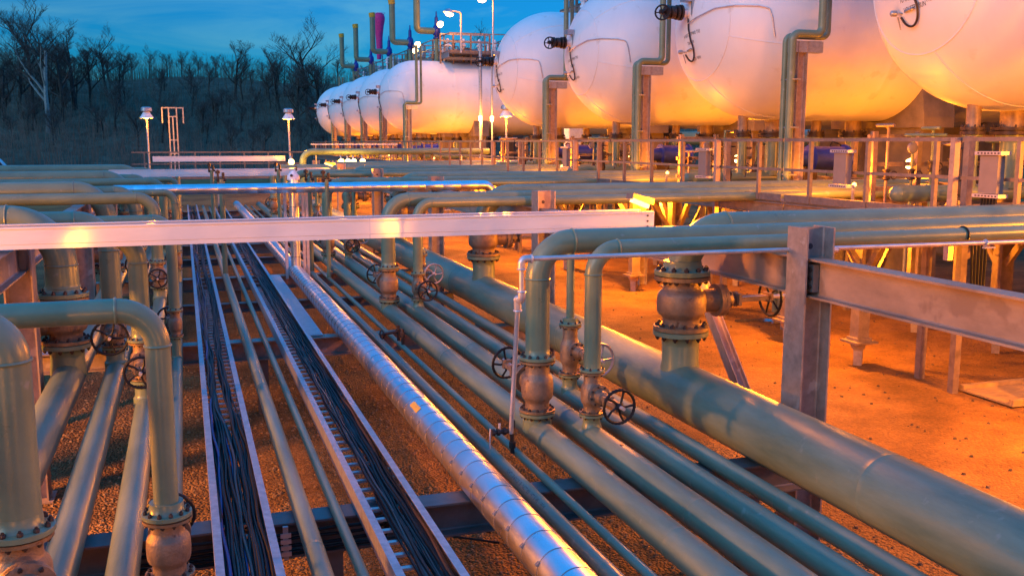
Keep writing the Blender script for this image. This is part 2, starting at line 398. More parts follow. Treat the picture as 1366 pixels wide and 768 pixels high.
# mid sleepers (lighter channels)
for k in range(4):
    Y = 18.5+SP*k
    b = MB(); b.ibeam((-2.4, Y, 1.06), (5.0, Y, 1.06), .17, .16)
    tag(b.build('sleeper_beam', M['darkbeam'], origin=(-2.4, Y, .97)), 'slim intermediate beam under the pipes in span %s beyond the second cross beam' % ['one', 'two', 'three', 'four'][k], 'steel beam', 'cross beams under the pipe rack')
# flat cover plate between tray and insulated pipe
b = MB(); b.box(1.70, 1.92, 14.8, 22, 1.155, 1.175); 
tag(b.build('flat_steel_channel', M['galv'], origin=(1.8, 10, 1.15)), 'flat grey steel channel lying between the right cable tray and the insulated pipe', 'steel channel')
# black conduits on the side of the near beam
for i, z in enumerate((1.07, 1.02, .97, .92)):
    b = MB(); p = [(-.6+.2*j, 7.40+.006*math.sin(j*1.7+i), z+.008*math.sin(j*.9+i*2)) for j in range(9)] + [(1.2, 7.36, z+.02), (1.38, 7.3, z+.09-.02*i), (1.46, 7.3, 1.21)]
    b.tube(p, .014, 8); tag(b.build('conduit_cable', M['cable'], origin=(-.6, 7.4, z)), 'black cable clipped along the near cross beam below the small pipes', 'cable', 'cables clipped to the near beam')
t = thing('cable_clamp_strut', 'small galvanised strut with clamps holding black cables on the near beam', 'strut', (.62, 7.38, .87))
b = MB(); b.box(.60, .64, 7.36, 7.385, .87, 1.14); b.build('strut', M['galv'], t)
for z in (1.07, 1.02, .97, .92):
    b = MB(); b.box(.58, .66, 7.352, 7.362, z-.018, z+.018); b.build('clamp', M['conduit'], t)

ROW = ['in the nearest row', 'in the second row', 'in the third row', 'in the fourth row', 'in the fifth row', 'in the sixth row']
# right columns and beams X = 5.65
for k in range(6):
    Y = 7.81+SP*k
    t = thing('steel_column', ['upright weathered steel column with bolted beam beside the big near pipe', 'steel column with a hole in its top behind the white tray', 'steel column top standing out of the teal pipes, third along', 'steel column top standing out of the teal pipes, fourth along', 'steel column of the pipe rack, fifth along', 'steel column of the pipe rack, farthest along'][k], 'column', (5.65, Y, 0), 'columns on the right side of the rack')
    b = MB(); b.ibeam((5.65, Y, .03), (5.65, Y, 3.305), .31, .31, .019, .013, up=(1, 0, 0)); b.build('shaft', M['column'], t)
    b = MB(); b.box(5.42, 5.88, Y-.23, Y+.23, 0, .03); b.build('base_plate', M['column'], t)
    b = MB(); b.lathe((5.64, Y-.0075, 3.12), (0, -1, 0), [(0, .028), (.002, .028)], 16); b.build('bolt_hole', M['ink'], t)
    for s in (-1, 1):
        b = MB(); yy = Y+s*.09
        b.box(5.575, 5.64-.002, yy-.075 if s < 0 else yy-.07, yy+.07, 2.70, 2.96)
        g = b.build('clip_plate', M['darkbeam'], t)
        bb = MB()
        for zz in (2.75, 2.83, 2.91):
            for dy in (-.04, .03): bb.lathe((5.575, yy+dy, zz), (-1, 0, 0), [(0, .019), (.018, .019), (.022, .01)], 8)
        bb.build('bolts', M['bolt'], g)
for k in range(-1, 5):
    ya, yb = 7.81+SP*k+.02, 7.81+SP*(k+1)-.02
    b = MB(); b.ibeam((5.65, ya, 2.83), (5.65, yb, 2.83), .37, .20, .02, .012)
    o = b.build('rack_beam', M['beam'], origin=(5.65, ya, 2.645))
    tag(o, ['long brown steel beam running from the near column towards the lower right', 'rusty steel beam behind the near column and the tall bonnet valve', 'rack beam in the third bay on the right side', 'rack beam in the fourth bay on the right side', 'rack beam in the fifth bay on the right side', 'rack beam in the farthest bay on the right side'][k+1], 'steel beam', 'rack beams on the right side')
    bb = MB()
    for (yy, s) in ((ya+.09, 1), (yb-.09, -1)):
        for zz in (2.74, 2.83, 2.92):
            for dy in (-.035, .035): bb.lathe((5.643, yy+dy, zz), (-1, 0, 0), [(0, .02), (.016, .02), (.02, .012), (.03, .011)], 8)
    bb.build('bolts', M['bolt'], o)
b = MB(); b.ibeam((6.1, 10.9, 2.64), (6.1, 8.55, .05), .14, .14, .012, .01, up=(1, 0, 0))
tag(b.build('diagonal_brace', M['column'], origin=(6.1, 8.55, .05)), 'sloping steel brace behind the thick riser left of the near column', 'brace')
# left columns and beams X=-1.78
for k in range(5):
    Y = 11.95+SP*k
    t = thing('steel_column', ['dark steel column at the left edge behind the wide riser', 'steel column on the left of the rack, second along', 'steel column on the left of the rack, third along', 'steel column on the left of the rack, fourth along', 'steel column on the left of the rack, farthest along'][k], 'column', (-1.80, Y, 0), 'columns on the left side of the rack')
    b = MB(); b.ibeam((-1.80, Y, .02), (-1.80, Y, 3.02), .30, .30, up=(1, 0, 0)); b.build('shaft', M['column'], t)
    b = MB(); b.box(-2.0, -1.6, Y-.2, Y+.2, 0, .02); b.build('base_plate', M['column'], t)
    b = MB(); b.ibeam((-1.80, Y-.02 if k else 2.0, 2.83), (-1.80, Y+SP-.04 if k < 4 else Y, 2.83), .33, .18) if k else b.ibeam((-1.80, 1.5, 2.83), (-1.80, Y+SP-.04, 2.83), .33, .18)
    tag(b.build('rack_beam', M['column'], origin=(-1.8, Y, 2.66)), ['grey beam slanting away at the left edge under the white tray', 'rack beam on the left side, second bay', 'rack beam on the left side, third bay', 'rack beam on the left side, fourth bay', 'rack beam on the left side, farthest bay'][k], 'steel beam', 'rack beams on the left side')
for i, (X, Y) in enumerate(((-3.1, 12.0), (-3.4, 16.5), (-4.2, 19.3))):
    b = MB(); b.box(X-.5, X+.42, Y-.06, Y+.06, 0, 2.5); b.bar((X-.9, Y-.1, 1.4), (X+.9, Y-.1, 2.75), .12, .14)
    tag(b.build('support_frame', M['column'], origin=(X, Y, 0)), ['broad steel support panel with a sloping brace at the left edge', 'broad support panel behind the left column', 'farther support panel left of the rack'][i], 'support', 'support panels left of the rack')

# ------------------------------------------------------------------ longitudinal pipes
Y0, Y1 = -1.5, 46
def zc(r): return 1.148 + r
RX = {'L1': (-1.417, .179), 'L2': (-.919, .122), 'L3': (-.515, .109), 'L4': (-.20, .068), 'L5': (.76, .071), 'L6': (1.027, .041),
      'R1': (2.61, .062), 'R2': (2.877, .038), 'R3': (3.204, .127), 'R4': (3.617, .131), 'R5': (4.049, .102), 'R6': (4.455, .081), 'R7': (5.012, .298)}
NB = 5
valves = {}
BR = {k: [] for k in RX}
for k in range(NB):
    BR['R3'].append((8.72+SP*k, .118, 1.47, 'tee')); BR['R4'].append((8.32+SP*k, .081, 1.52, 'tee'))
    BR['R5'].append((9.95+SP*k, .084, 1.50, 'tee')); BR['R7'].append((9.15+SP*k, .198, 2.10, 'stub'))
    if k: BR['L1'].append((12.4+SP*(k-1), .19, 1.74, 'stub'))
    BR['L2'].append(((5.45 if k == 0 else 12.85+SP*(k-1)), .11, 1.58, 'tee'))
    if k: BR['L3'].append((11.0+SP*(k-1), .10, 1.55, 'tee'))
    BR['L4'].append(((6.15 if k == 0 else 13.4+SP*(k-1)), .06 if k else .088, 1.40 if k == 0 else 1.55, 'tee' if k else 'stub'))
LP = {'L1': 'widest left hand pipe, running away beside the left column',
      'L2': 'medium green pipe second from the left on the rack',
      'L3': 'green pipe third from the left, left of the small riser',
      'L4': 'slim green pipe directly left of the left cable tray',
      'L5': 'larger of the two thin pipes between the cable trays',
      'L6': 'thinnest pipe just left of the right cable tray',
      'R1': 'thin green pipe hugging the right side of the insulated pipe, with stencilled marks',
      'R2': 'thinnest pipe on the right with the small drain valve on it',
      'R3': 'green pipe under the riser with the wheel on its far side',
      'R4': 'green pipe under the slim riser with the black wheel facing forward',
      'R5': 'green pipe carrying the valve with the bare metal wheel',
      'R6': 'green pipe running just left of the very thick pipe',
      'R7': 'very thick dusty green pipe running along the right side of the rack'}
roots = {}
for n, (X, r) in RX.items():
    z = zc(r)
    roots[n] = long_pipe(X, z, r, Y0, Y1, LP[n], BR[n], 'pipes running along the rack', welds=[6.3+random.uniform(-1, 1)+6.1*i for i in range(6)])
# stencilled writing on R1 as dark raised paint
def text_mesh(s, size):
    cu = bpy.data.curves.new('t', 'FONT'); cu.body = s; cu.size = size; cu.resolution_u = 2
    o = bpy.data.objects.new('t', cu); COL.objects.link(o)
    dg = bpy.context.evaluated_depsgraph_get(); me = o.evaluated_get(dg).to_mesh()
    vs = [tuple(v.co) for v in me.vertices]; fs = [tuple(p.vertices) for p in me.polygons]
    o.evaluated_get(dg).to_mesh_clear(); bpy.data.objects.remove(o); bpy.data.curves.remove(cu)
    return vs, fs
X, r = RX['R1']; z = zc(r); vs, fs = text_mesh('NHT 13 6NLS  B  NCT 03  HT 5 45   WH', .052)
w = []
for (x, y, _) in vs:
    a = -1.02 + (y)/r    # angle from the top towards the camera side
    w.append((X + (r+.0012)*math.sin(a), 7.75 - x*1.02, z + (r+.0012)*math.cos(a)))
b = MB(); b.add(w, fs); b.build('stencilled_writing', M['ink'], roots['R1'], smooth=False)
X, r = RX['R4']; b = MB(); b.box(X-.012, X+.012, 7.62, 7.65, zc(r)+r-.004, zc(r)+r+.004); b.build('painted_mark', M['ink'], roots['R4'])

# insulated pipe with overlapping cladding sheets
X, r = 2.225, .158; z = 1.148+r
t = thing('insulated_pipe', 'shiny aluminium clad insulated pipe running up the middle of the rack', 'pipe', (X, Y0, z))
prof = []; L_ = .31; n_ = int((Y1-Y0)/L_)
for i in range(n_):
    a = i*L_; prof += [(a, r*1.0), (a+.02, r*1.004+.0015), (a+L_-.012, r*1.002), (a+L_-.008, r*.985), (a+L_-.002, r*.985)]
b = MB(); b.lathe((X, Y0, z), (0, 1, 0), prof, 44); b.build('cladding', M['clad'], t, angle=25)
for i in range(n_):
    if i > 95: break
    y = Y0+(i+1)*L_-.005
    b = MB(); b.torus((X, y, z), (0, 1, 0), r+.0005, .0035, 40, 5)
    a = -1.15; c = V((X+(r+.006)*math.sin(a), y, z+(r+.006)*math.cos(a))); b.obox(c, (.012, 0, .012), (0, .014, 0), (-.006, 0, .006))
    b.build('band', M['seam'], t)
b = MB(); vs = []; fs = []
for j in range(7):
    a = -.62+.42*j/6
    for y in (9.25, 9.55): vs.append((X+(r+.004)*math.sin(a-.25), y, z+(r+.004)*math.cos(a-.25)))
for j in range(6): fs.append((2*j, 2*j+1, 2*j+3, 2*j+2))
b.add(vs, fs); b.build('warning_sticker', M['yellow'], t)
# insulated riser and transverse insulated pipe
Yi = 21.3
t = thing('insulated_riser', 'upright aluminium clad riser on the insulated pipe catching yellow light', 'pipe', (X, Yi, z+r))
b = MB(); b.cyl((X, Yi, z+r*.6), (X, Yi, 3.30), .105, n=28); b.build('cladding', M['clad'], t)
for i in range(5):
    b = MB(); b.torus((X, Yi, 1.65+.36*i), (0, 0, 1), .1055, .004, 32, 5); b.build('band', M['seam'], t)
b = MB(); b.lathe((X, Yi, 3.302), (0, 0, 1), [(0, .13), (.03, .135), (.10, .12), (.16, .07), (.2, .03)], 20); b.build('cap', M['white'], t)
b = MB(); b.cyl((X-.05, Yi-.1, 3.40), (X-.05, Yi-.14, 3.40), .03, n=10); b.cyl((X+.06, Yi-.08, 3.5), (X+.06, Yi-.08, 3.6), .02, n=8); b.build('bolt', M['ink'], t)
for i, dx in enumerate((-.19, .19, .27)):
    b = MB(); b.bar((X+dx, Yi+.05, 1.16), (X+dx, Yi+.05, 3.2), .06, .06); tag(b.build('angle_post', M['conduit'], origin=(X+dx, Yi, 1.16)), 'slim galvanised angle post beside the insulated riser, %s' % ['on its left', 'on its right', 'outermost on its right'][i], 'post')
t = thing('insulated_pipe', 'bright blue reflecting insulated pipe crossing above the far trays', 'pipe', (-1.35, Yi-.3, 3.14))
b = MB(); b.lathe((-1.35, Yi-.30, 3.145), (1, 0, 0), [(i*.4+o_, .105+q) for i in range(19) for o_, q in ((0, .001), (.385, .0), (.39, -.002))], 32); b.build('cladding', M['clad'], t, angle=25)
b = MB(); b.tube(bend([(6.2, Yi-.3, 3.145), (6.6, Yi-.3, 3.145), (6.6, Yi-.3, 2.2)], .25), .105, 24); b.build('elbow', M['clad'], t)

# ------------------------------------------------------------------ banks: transverse pipes and their valves
for k in range(NB):
    rw = ROW[k]; d = SP*k
    xe = 15.5
    cross_pipe(3.204, 8.72+d, .118, 2.0, xe, 'green pipe elbowing down beside the slimmer front riser, right side, %s' % rw, 'transverse pipes on the right')
    cross_pipe(3.617, 8.32+d, .081, 1.94, xe, 'slim front green pipe elbowing down to a forward facing wheel, %s' % rw, 'transverse pipes on the right')
    cross_pipe(4.049, 9.95+d, .045, 2.07, xe, 'thinnest green pipe dropping to the bare metal wheel, %s' % rw, 'transverse pipes on the right', flr=.084)
    cross_pipe(5.012, 9.15+d, .165, 2.70, xe, 'thickest transverse pipe with a reducer above the thick rack pipe, %s' % rw, 'transverse pipes on the right', rr=.198)
    if k:
        cross_pipe(-1.417, 12.4+d-SP, .178, 2.30, -16, 'thickest left transverse pipe bending down by the left column, %s' % rw, 'transverse pipes on the left', rr=.19)
        cross_pipe(-.515, 11.0+d-SP, .10, 1.98, -16, 'left transverse pipe dropping to the third rack pipe, %s' % rw, 'transverse pipes on the left')
    cross_pipe(-.919, 5.45 if k == 0 else 12.85+d-SP, .122, 2.06, -16, 'left transverse pipe dropping to the second rack pipe, %s' % rw, 'transverse pipes on the left', eb=1.35 if k == 0 else 3.0)
    cross_pipe(-.20, 6.15 if k == 0 else 13.4+d-SP, .075 if k == 0 else .07, 1.80 if k == 0 else 1.9, -16, 'small left transverse pipe bending down beside the cable tray, %s' % rw, 'transverse pipes on the left', flr=None if k else .1)
UPX = {}
def bank_valve(key, k, loc, label, group, make):
    if key not in UPX: UPX[key] = make(label, group); return UPX[key]
    return dup(UPX[key], loc, label, group)
G = 'gate valves on the right risers'; GL = 'gate valves on the left risers'
for k in range(NB):
    d = SP*k; rw = ROW[k]
    bank_valve('R3', k, (3.204, 8.72+d, 1.47), 'brown gate valve with black wheel turned away to its left, %s' % rw, G, lambda l, g: gate_valve(3.204, 8.72, 1.47, 2.0, .118, (-.12, 1, .12), .70, .165, l, g))
    bank_valve('R4', k, (3.617, 8.32+d, 1.52), 'brown gate valve with black wheel facing forward on the slim riser, %s' % rw, G, lambda l, g: gate_valve(3.617, 8.32, 1.52, 1.94, .081, (.05, -1, 0), .56, .155, l, g))
    bank_valve('R5', k, (4.049, 9.95+d, 1.50), 'gate valve with bare metal wheel behind the slim riser, %s' % rw, G, lambda l, g: gate_valve(4.049, 9.95, 1.50, 2.07, .084, (.15, -1, 0), .62, .175, l, g, wheel='grey'))
    bank_valve('R7', k, (5.012, 9.15+d, 2.10), 'largest valve, long yoke pointing right above the thick pipe, %s' % rw, G, lambda l, g: gate_valve(5.012, 9.15, 2.10, 2.70, .198, (1, .02, 0), 1.12, .21, l, g, long_yoke=True))
    if k:
        bank_valve('L1', k, (-1.417, 12.4+d-SP, 1.74), 'largest left valve on the wide riser by the left column, %s' % rw, GL, lambda l, g: gate_valve(-1.417, 12.4, 1.74, 2.30, .185, (-1, -.1, 0), .9, .2, l, g))
        bank_valve('L3', k, (-.515, 11.0+d-SP, 1.55), 'left valve with low black wheel facing forward on the third pipe, %s' % rw, GL, lambda l, g: gate_valve(-.515, 11.0, 1.55, 1.98, .095, (0, -1, 0), .6, .16, l, g))
        bank_valve('L2', k, (-.919, 12.85+d-SP, 1.58), 'left valve with black wheel facing forward on the second pipe, %s' % rw, GL, lambda l, g: gate_valve(-.919, 12.85, 1.58, 2.06, .11, (0, -1, 0), .72, .2, l, g))
        bank_valve('L4', k, (-.20, 13.4+d-SP, 1.55), 'small left valve beside the cable tray with wheel turned away, %s' % rw, GL, lambda l, g: gate_valve(-.20, 13.4, 1.55, 1.90, .065, (-.2, 1, 0), .5, .14, l, g))
gate_valve(-.20, 6.15, 1.40, 1.80, .1, (.02, 1, .1), .42, .15, 'nearest small valve under the left riser, black wheel hidden behind it', GL)
gate_valve(-.919, 5.45, 1.58, 2.06, .115, (.25, -1, 0), .6, .16, 'large brown valve body cut off at the lower left corner', GL)

# near galvanised tracing pipe with screwed elbows, its clamp, U-bolt and drain valve
t = thing('galvanised_small_pipe', 'thin galvanised pipe in front of the transverse pipes with screwed elbows', 'pipe', (2.78, 7.95, 1.3))
b = MB(); b.cyl((2.80, 7.95, 3.09), (14, 7.95, 3.03), .022, n=12); b.build('horizontal_run', M['conduit'], t)
b = MB(); b.cyl((2.77, 7.95, 3.06), (2.77, 7.95, 2.75), .022, n=12); b.build('upper_drop', M['conduit'], t)
b = MB(); b.cyl((2.76, 8.02, 2.68), (2.80, 8.33, 1.40), .022, n=12); b.build('lower_drop', M['conduit'], t)
for pts in ([(2.86, 7.95, 3.09), (2.77, 7.95, 3.09), (2.77, 7.95, 3.00)], [(2.77, 7.95, 2.80), (2.77, 7.95, 2.72), (2.76, 8.02, 2.72)], [(2.77, 7.98, 2.73), (2.755, 8.02, 2.73), (2.762, 8.03, 2.62)]):
    b = MB(); b.tube(bend(pts, .04, 5), .034, 14)
    for q in (pts[0], pts[-1]): b.torus(q, V(pts[1])-V(q), .034, .008, 16, 6)
    b.build('screwed_elbow', M['conduit'], t)
b = MB(); b.cyl((6.0, 7.95, 3.052), (6.06, 7.95, 3.052), .03, n=12); b.build('coupling', M['conduit'], t)
t = thing('drain_valve', 'small dark drain valve with lever at the foot of the galvanised pipe', 'valve', (2.84, 8.35, 1.22))
b = MB(); b.cyl((2.82, 8.35, 1.2), (2.81, 8.34, 1.46), .02, n=10); b.cyl((2.81, 8.34, 1.44), (2.81, 8.34, 1.52), .032, n=8); b.cyl((2.82, 8.35, 1.25), (2.82, 8.35, 1.31), .032, n=8); b.build('nipple', M['bolt'], t)
b = MB(); b.cyl((2.81, 8.34, 1.42), (2.62, 8.34, 1.42), .02, n=10)
for xx in (2.75, 2.69, 2.64): b.cyl((xx, 8.34, 1.42), (xx-.025, 8.34, 1.42), .036, n=8)
b.build('body', M['bolt'], t)
b = MB(); b.cyl((2.60, 8.34, 1.46), (2.585, 8.32, 1.22), .008, n=8); b.cyl((2.69, 8.34, 1.41), (2.69, 8.34, 1.50), .012, n=8); b.build('lever', M['conduit'], t)
t = thing('drain_valve', 'small dark valve cluster on the thinnest right pipe near the second row', 'valve', (2.877, 13.6, 1.22))
b = MB()
for yy in (13.45, 13.75): b.cyl((2.877, yy, 1.2), (2.877, yy, 1.45), .022, n=10); b.cyl((2.877, yy, 1.33), (2.877, yy, 1.40), .04, n=8)
b.cyl((2.877, 13.75, 1.36), (2.62, 13.6, 1.36), .022, n=10); b.build('body', M['bolt'], t)
b = MB(); b.torus((2.6, 13.58, 1.36), (-1, -.3, 0), .06, .01, 20, 6); b.build('handwheel', M['black'], t)
b = MB(); X = 7.95; b.tube([(X, 8.32+.088*math.cos(a), 3.111+.088*math.sin(a)) for a in [-.5+ (PI+1.0)*j/16 for j in range(17)]], .011, 8)
tag(b.build('u_bolt', M['black'], origin=(X, 8.32, 3.1)), 'black u shaped bolt over the front transverse pipe on the right', 'u bolt')
t = thing('pipe_clamp', 'small bright clamp holding the thin galvanised pipe at the right', 'clamp', (7.9, 7.95, 3.06))
b = MB(); b.torus((7.9, 7.95, 3.062), (1, .1, 0), .028, .012, 16, 6); b.build('ring', M['conduit'], t)
b = MB(); b.box(7.88, 8.02, 7.93, 7.97, 3.005, 3.02); b.build('foot', M['conduit'], t)

# thin risers with vents at the back of the small pipes
for i, (X, Y, r) in enumerate(((.76, 21.8, .055), (2.61, 21.7, .05), (2.877, 20.9, .045), (2.61, 29.0, .05), (.76, 29.1, .05))):
    t = thing('vent_riser', ['slim green vent riser standing between the cable trays', 'slim green vent riser right of the insulated riser', 'thinner green vent riser farther right of the insulated riser', 'distant slim green vent riser right of the middle', 'distant slim green vent riser between the cable trays'][i], 'pipe', (X, Y, 1.2))
    b = MB(); b.cyl((X, Y, 1.2), (X, Y, 3.32), r, n=16); b.build('riser', M['paint'], t)
    b = MB(); b.cyl((X-.07, Y, 3.25), (X-.07, Y, 3.52), .022, n=8); b.cyl((X-.07, Y, 3.44), (X-.07, Y, 3.5), .05, n=8); b.cyl((X+.04, Y, 3.3), (X+.04, Y, 3.46), .03, n=8); b.cyl((X-.1, Y, 3.3), (X+.1, Y, 3.3), .03, n=10); b.build('vent_valve', M['bolt'], t)

# ------------------------------------------------------------------ cable trays
def long_tray(x0, x1, label):
    t = thing('cable_tray', label, 'cable tray', (x0, 0, 1.16), 'ladder cable trays along the rack')
    for xa, s in ((x0, 1), (x1, -1)):
        b = MB(); pr = [(0, 0), (s*.055, 0), (s*.055, .006), (s*.006, .006), (s*.006, .154), (s*.058, .154), (s*.058, .162), (0, .162)]
        b.prism(pr, (xa, Y0, 1.155), (1, 0, 0), (0, 0, 1), (0, Y1-Y0, 0)); b.build('side_rail', M['galv'], t, smooth=False)
    i = 0
    y = 3.0
    while i < 99:
        b = MB(); b.box(x0+.008, x1-.008, y, y+.045, 1.175, 1.195); b.build('rung', M['conduit'], t, smooth=False); y += .23 if y < 20 else .6; i += 1
    return t
long_tray(.074, .505, 'galvanised ladder tray on the left packed with black cables')
long_tray(1.185, 1.64, 'galvanised ladder tray on the right with cables along one side')
def cables(x0, x1, n, layers, group, label, ymerge=None, rs=(.009, .015)):
    rg = random.Random(int(x0*1000)+n)
    for i in range(n):
        f = (i+.5)/n; r = rg.uniform(*rs); lay = i % layers; ph = rg.random()*6; ph2 = rg.random()*6; w = rg.uniform(.006, .016)
        pts = []; y = Y0
        while y < Y1:
            x = x0+(x1-x0)*f
            if ymerge and y > ymerge:
                q = min(1, (y-ymerge)/1.6); q = q*q*(3-2*q); x = x*(1-q) + q*(x0+.04+(x1-x0)*.42*f + .03*math.sin(y*.6)*(1 if f < .5 else -1) + (.10 if f > .62 else 0))
            x += w*math.sin(y*2.1+ph) + .006*math.sin(y*5.3+ph2); z = 1.200+r+lay*.017+.007*math.sin(y*1.7+ph2)+(.012 if y > 10 and ymerge else 0)*lay
            pts.append((min(max(x, x0), x1), y, z)); y += .16 if y < 14 else .5
        b = MB(); b.tube(pts, r, 6)
        m = 'cable'
        lb = label
        if i % 11 == 5 and layers == 3: m = 'cableblue'; lb = 'blue cable winding among the black ones in the left cable tray'
        elif i % 7 == 3: m = 'cablebrown'
        tag(b.build('cable', M[m], origin=(pts[0][0], Y0, 1.2)), lb, 'cable', group)
cables(.10, .475, 33, 3, 'cables lying in the left tray', 'dark cable lying among many in the left cable tray', 9.2)
cables(1.375, 1.605, 19, 2, 'cables lying in the right tray', 'dark cable lying along the right half of the right cable tray', None, (.010, .016))
for i in range(3):
    b = MB(); b.tube([(1.6+.02*i, 10.6+.1*i, 1.2), (1.75, 10.5, .7), (1.95, 10.3-.1*i, .25), (2.3, 9.9-.25*i, .05), (2.9, 9.6-.3*i, .03)], .012, 6)
    tag(b.build('loose_cable', M['cable'], origin=(1.6, 10.6, 1.2)), 'black cable drooping from the right tray onto the gravel', 'cable', 'cables drooping to the gravel')

# transverse white trays
def cross_tray(Y, x0, x1, z0, label, joints, first=False):
    t = thing('cable_tray', label, 'cable tray', (x0, Y, z0))
    h = .22
    for i, (a, c) in enumerate(zip([x0]+joints, joints+[x1])):
        for s, yy in ((1, Y), (-1, Y+.42)):
            b = MB(); pr = [(0, 0), (-s*.06, 0), (-s*.06, .008), (-s*.006, .008), (-s*.006, h-.012), (-s*.06, h-.012), (-s*.06, h), (s*.012, h), (s*.012, h-.02), (0, h-.02), (0, h-.035), (s*.004, h-.04), (s*.004, .05), (0, .045)]
            b.prism([(p, q) for p, q in pr], (a+.002, yy, z0), (0, -1, 0), (0, 0, 1), (c-a-.004, 0, 0)); b.build('side_rail', M['alu'], t, smooth=False)
    n = int((x1-x0)/.3)
    for i in range(min(n, 90)):
        b = MB(); b.box(x1-.15-i*.3-.02, x1-.15-i*.3+.02, Y+.07, Y+.35, z0+.012, z0+.035); b.build('rung', M['galv'], t, smooth=False)
    b = MB()
    for i in range(3): b.cyl((x1-.09, Y-.005, z0+.04+i*.065), (x1-.09, Y-.014, z0+.04+i*.065), .012, n=8)
    b.build('end_bolts', M['bolt'], t)
    return t
cross_tray(10.5, -14, 5.35, 3.06, 'long white metal cable tray crossing in front of everything', [-4.2, 1.9])
cross_tray(10.5+SP*3, -2.2, 4.6, 3.035, 'short distant white cable tray crossing behind the insulated pipe', [1.5])
cross_tray(43.2, -1.2, 4.2, 3.3, 'farthest white cable tray by the end railing', [1.5])
# ------------------------------------------------------------------ tanks
TY = [13.44, 20.74, 28.04, 35.35, 58.5, 65.7, 72.8, 80.1, 87.4]
TL = ['nearest white bullet tank, cropped by the top right corner', 'second white tank from the right, large valve at its nose', 'third white tank from the right with a thin instrument tube', 'fourth white tank, left end of the near tank group',
      'front white tank of the far group, showing its long flank', 'white tank directly behind the front one of the far group', 'middle white tank of the far group', 'last but one white tank of the far group', 'farthest white tank at the end of the far group']
HX, TR, TZ, TLEN = 11.3, 2.17, 6.8, 21.
def on_head(u, w, off=0.):
    """point on the left hemispherical head, u along +Y... local tank coordinates"""
    q = max(0., TR*TR - u*u - w*w); return V((HX + TR - math.sqrt(q) - off, u, TZ + w))
def head_text(b, s, size, u0, w0, rot=0.):
    vs, fs = text_mesh(s, size); out = []; vs = [(x*.82, y*1.35, 0) for x, y, _ in vs]
    for (x, y, _) in vs:
        c, sn = math.cos(rot), math.sin(rot)
        u = u0 - (x*c - y*sn); w = w0 + (x*sn + y*c)      # seen from -X, +Y lies to the left
        out.append(on_head(u, w, .006))
    b.add(out, [f for f in fs])
tank0 = None
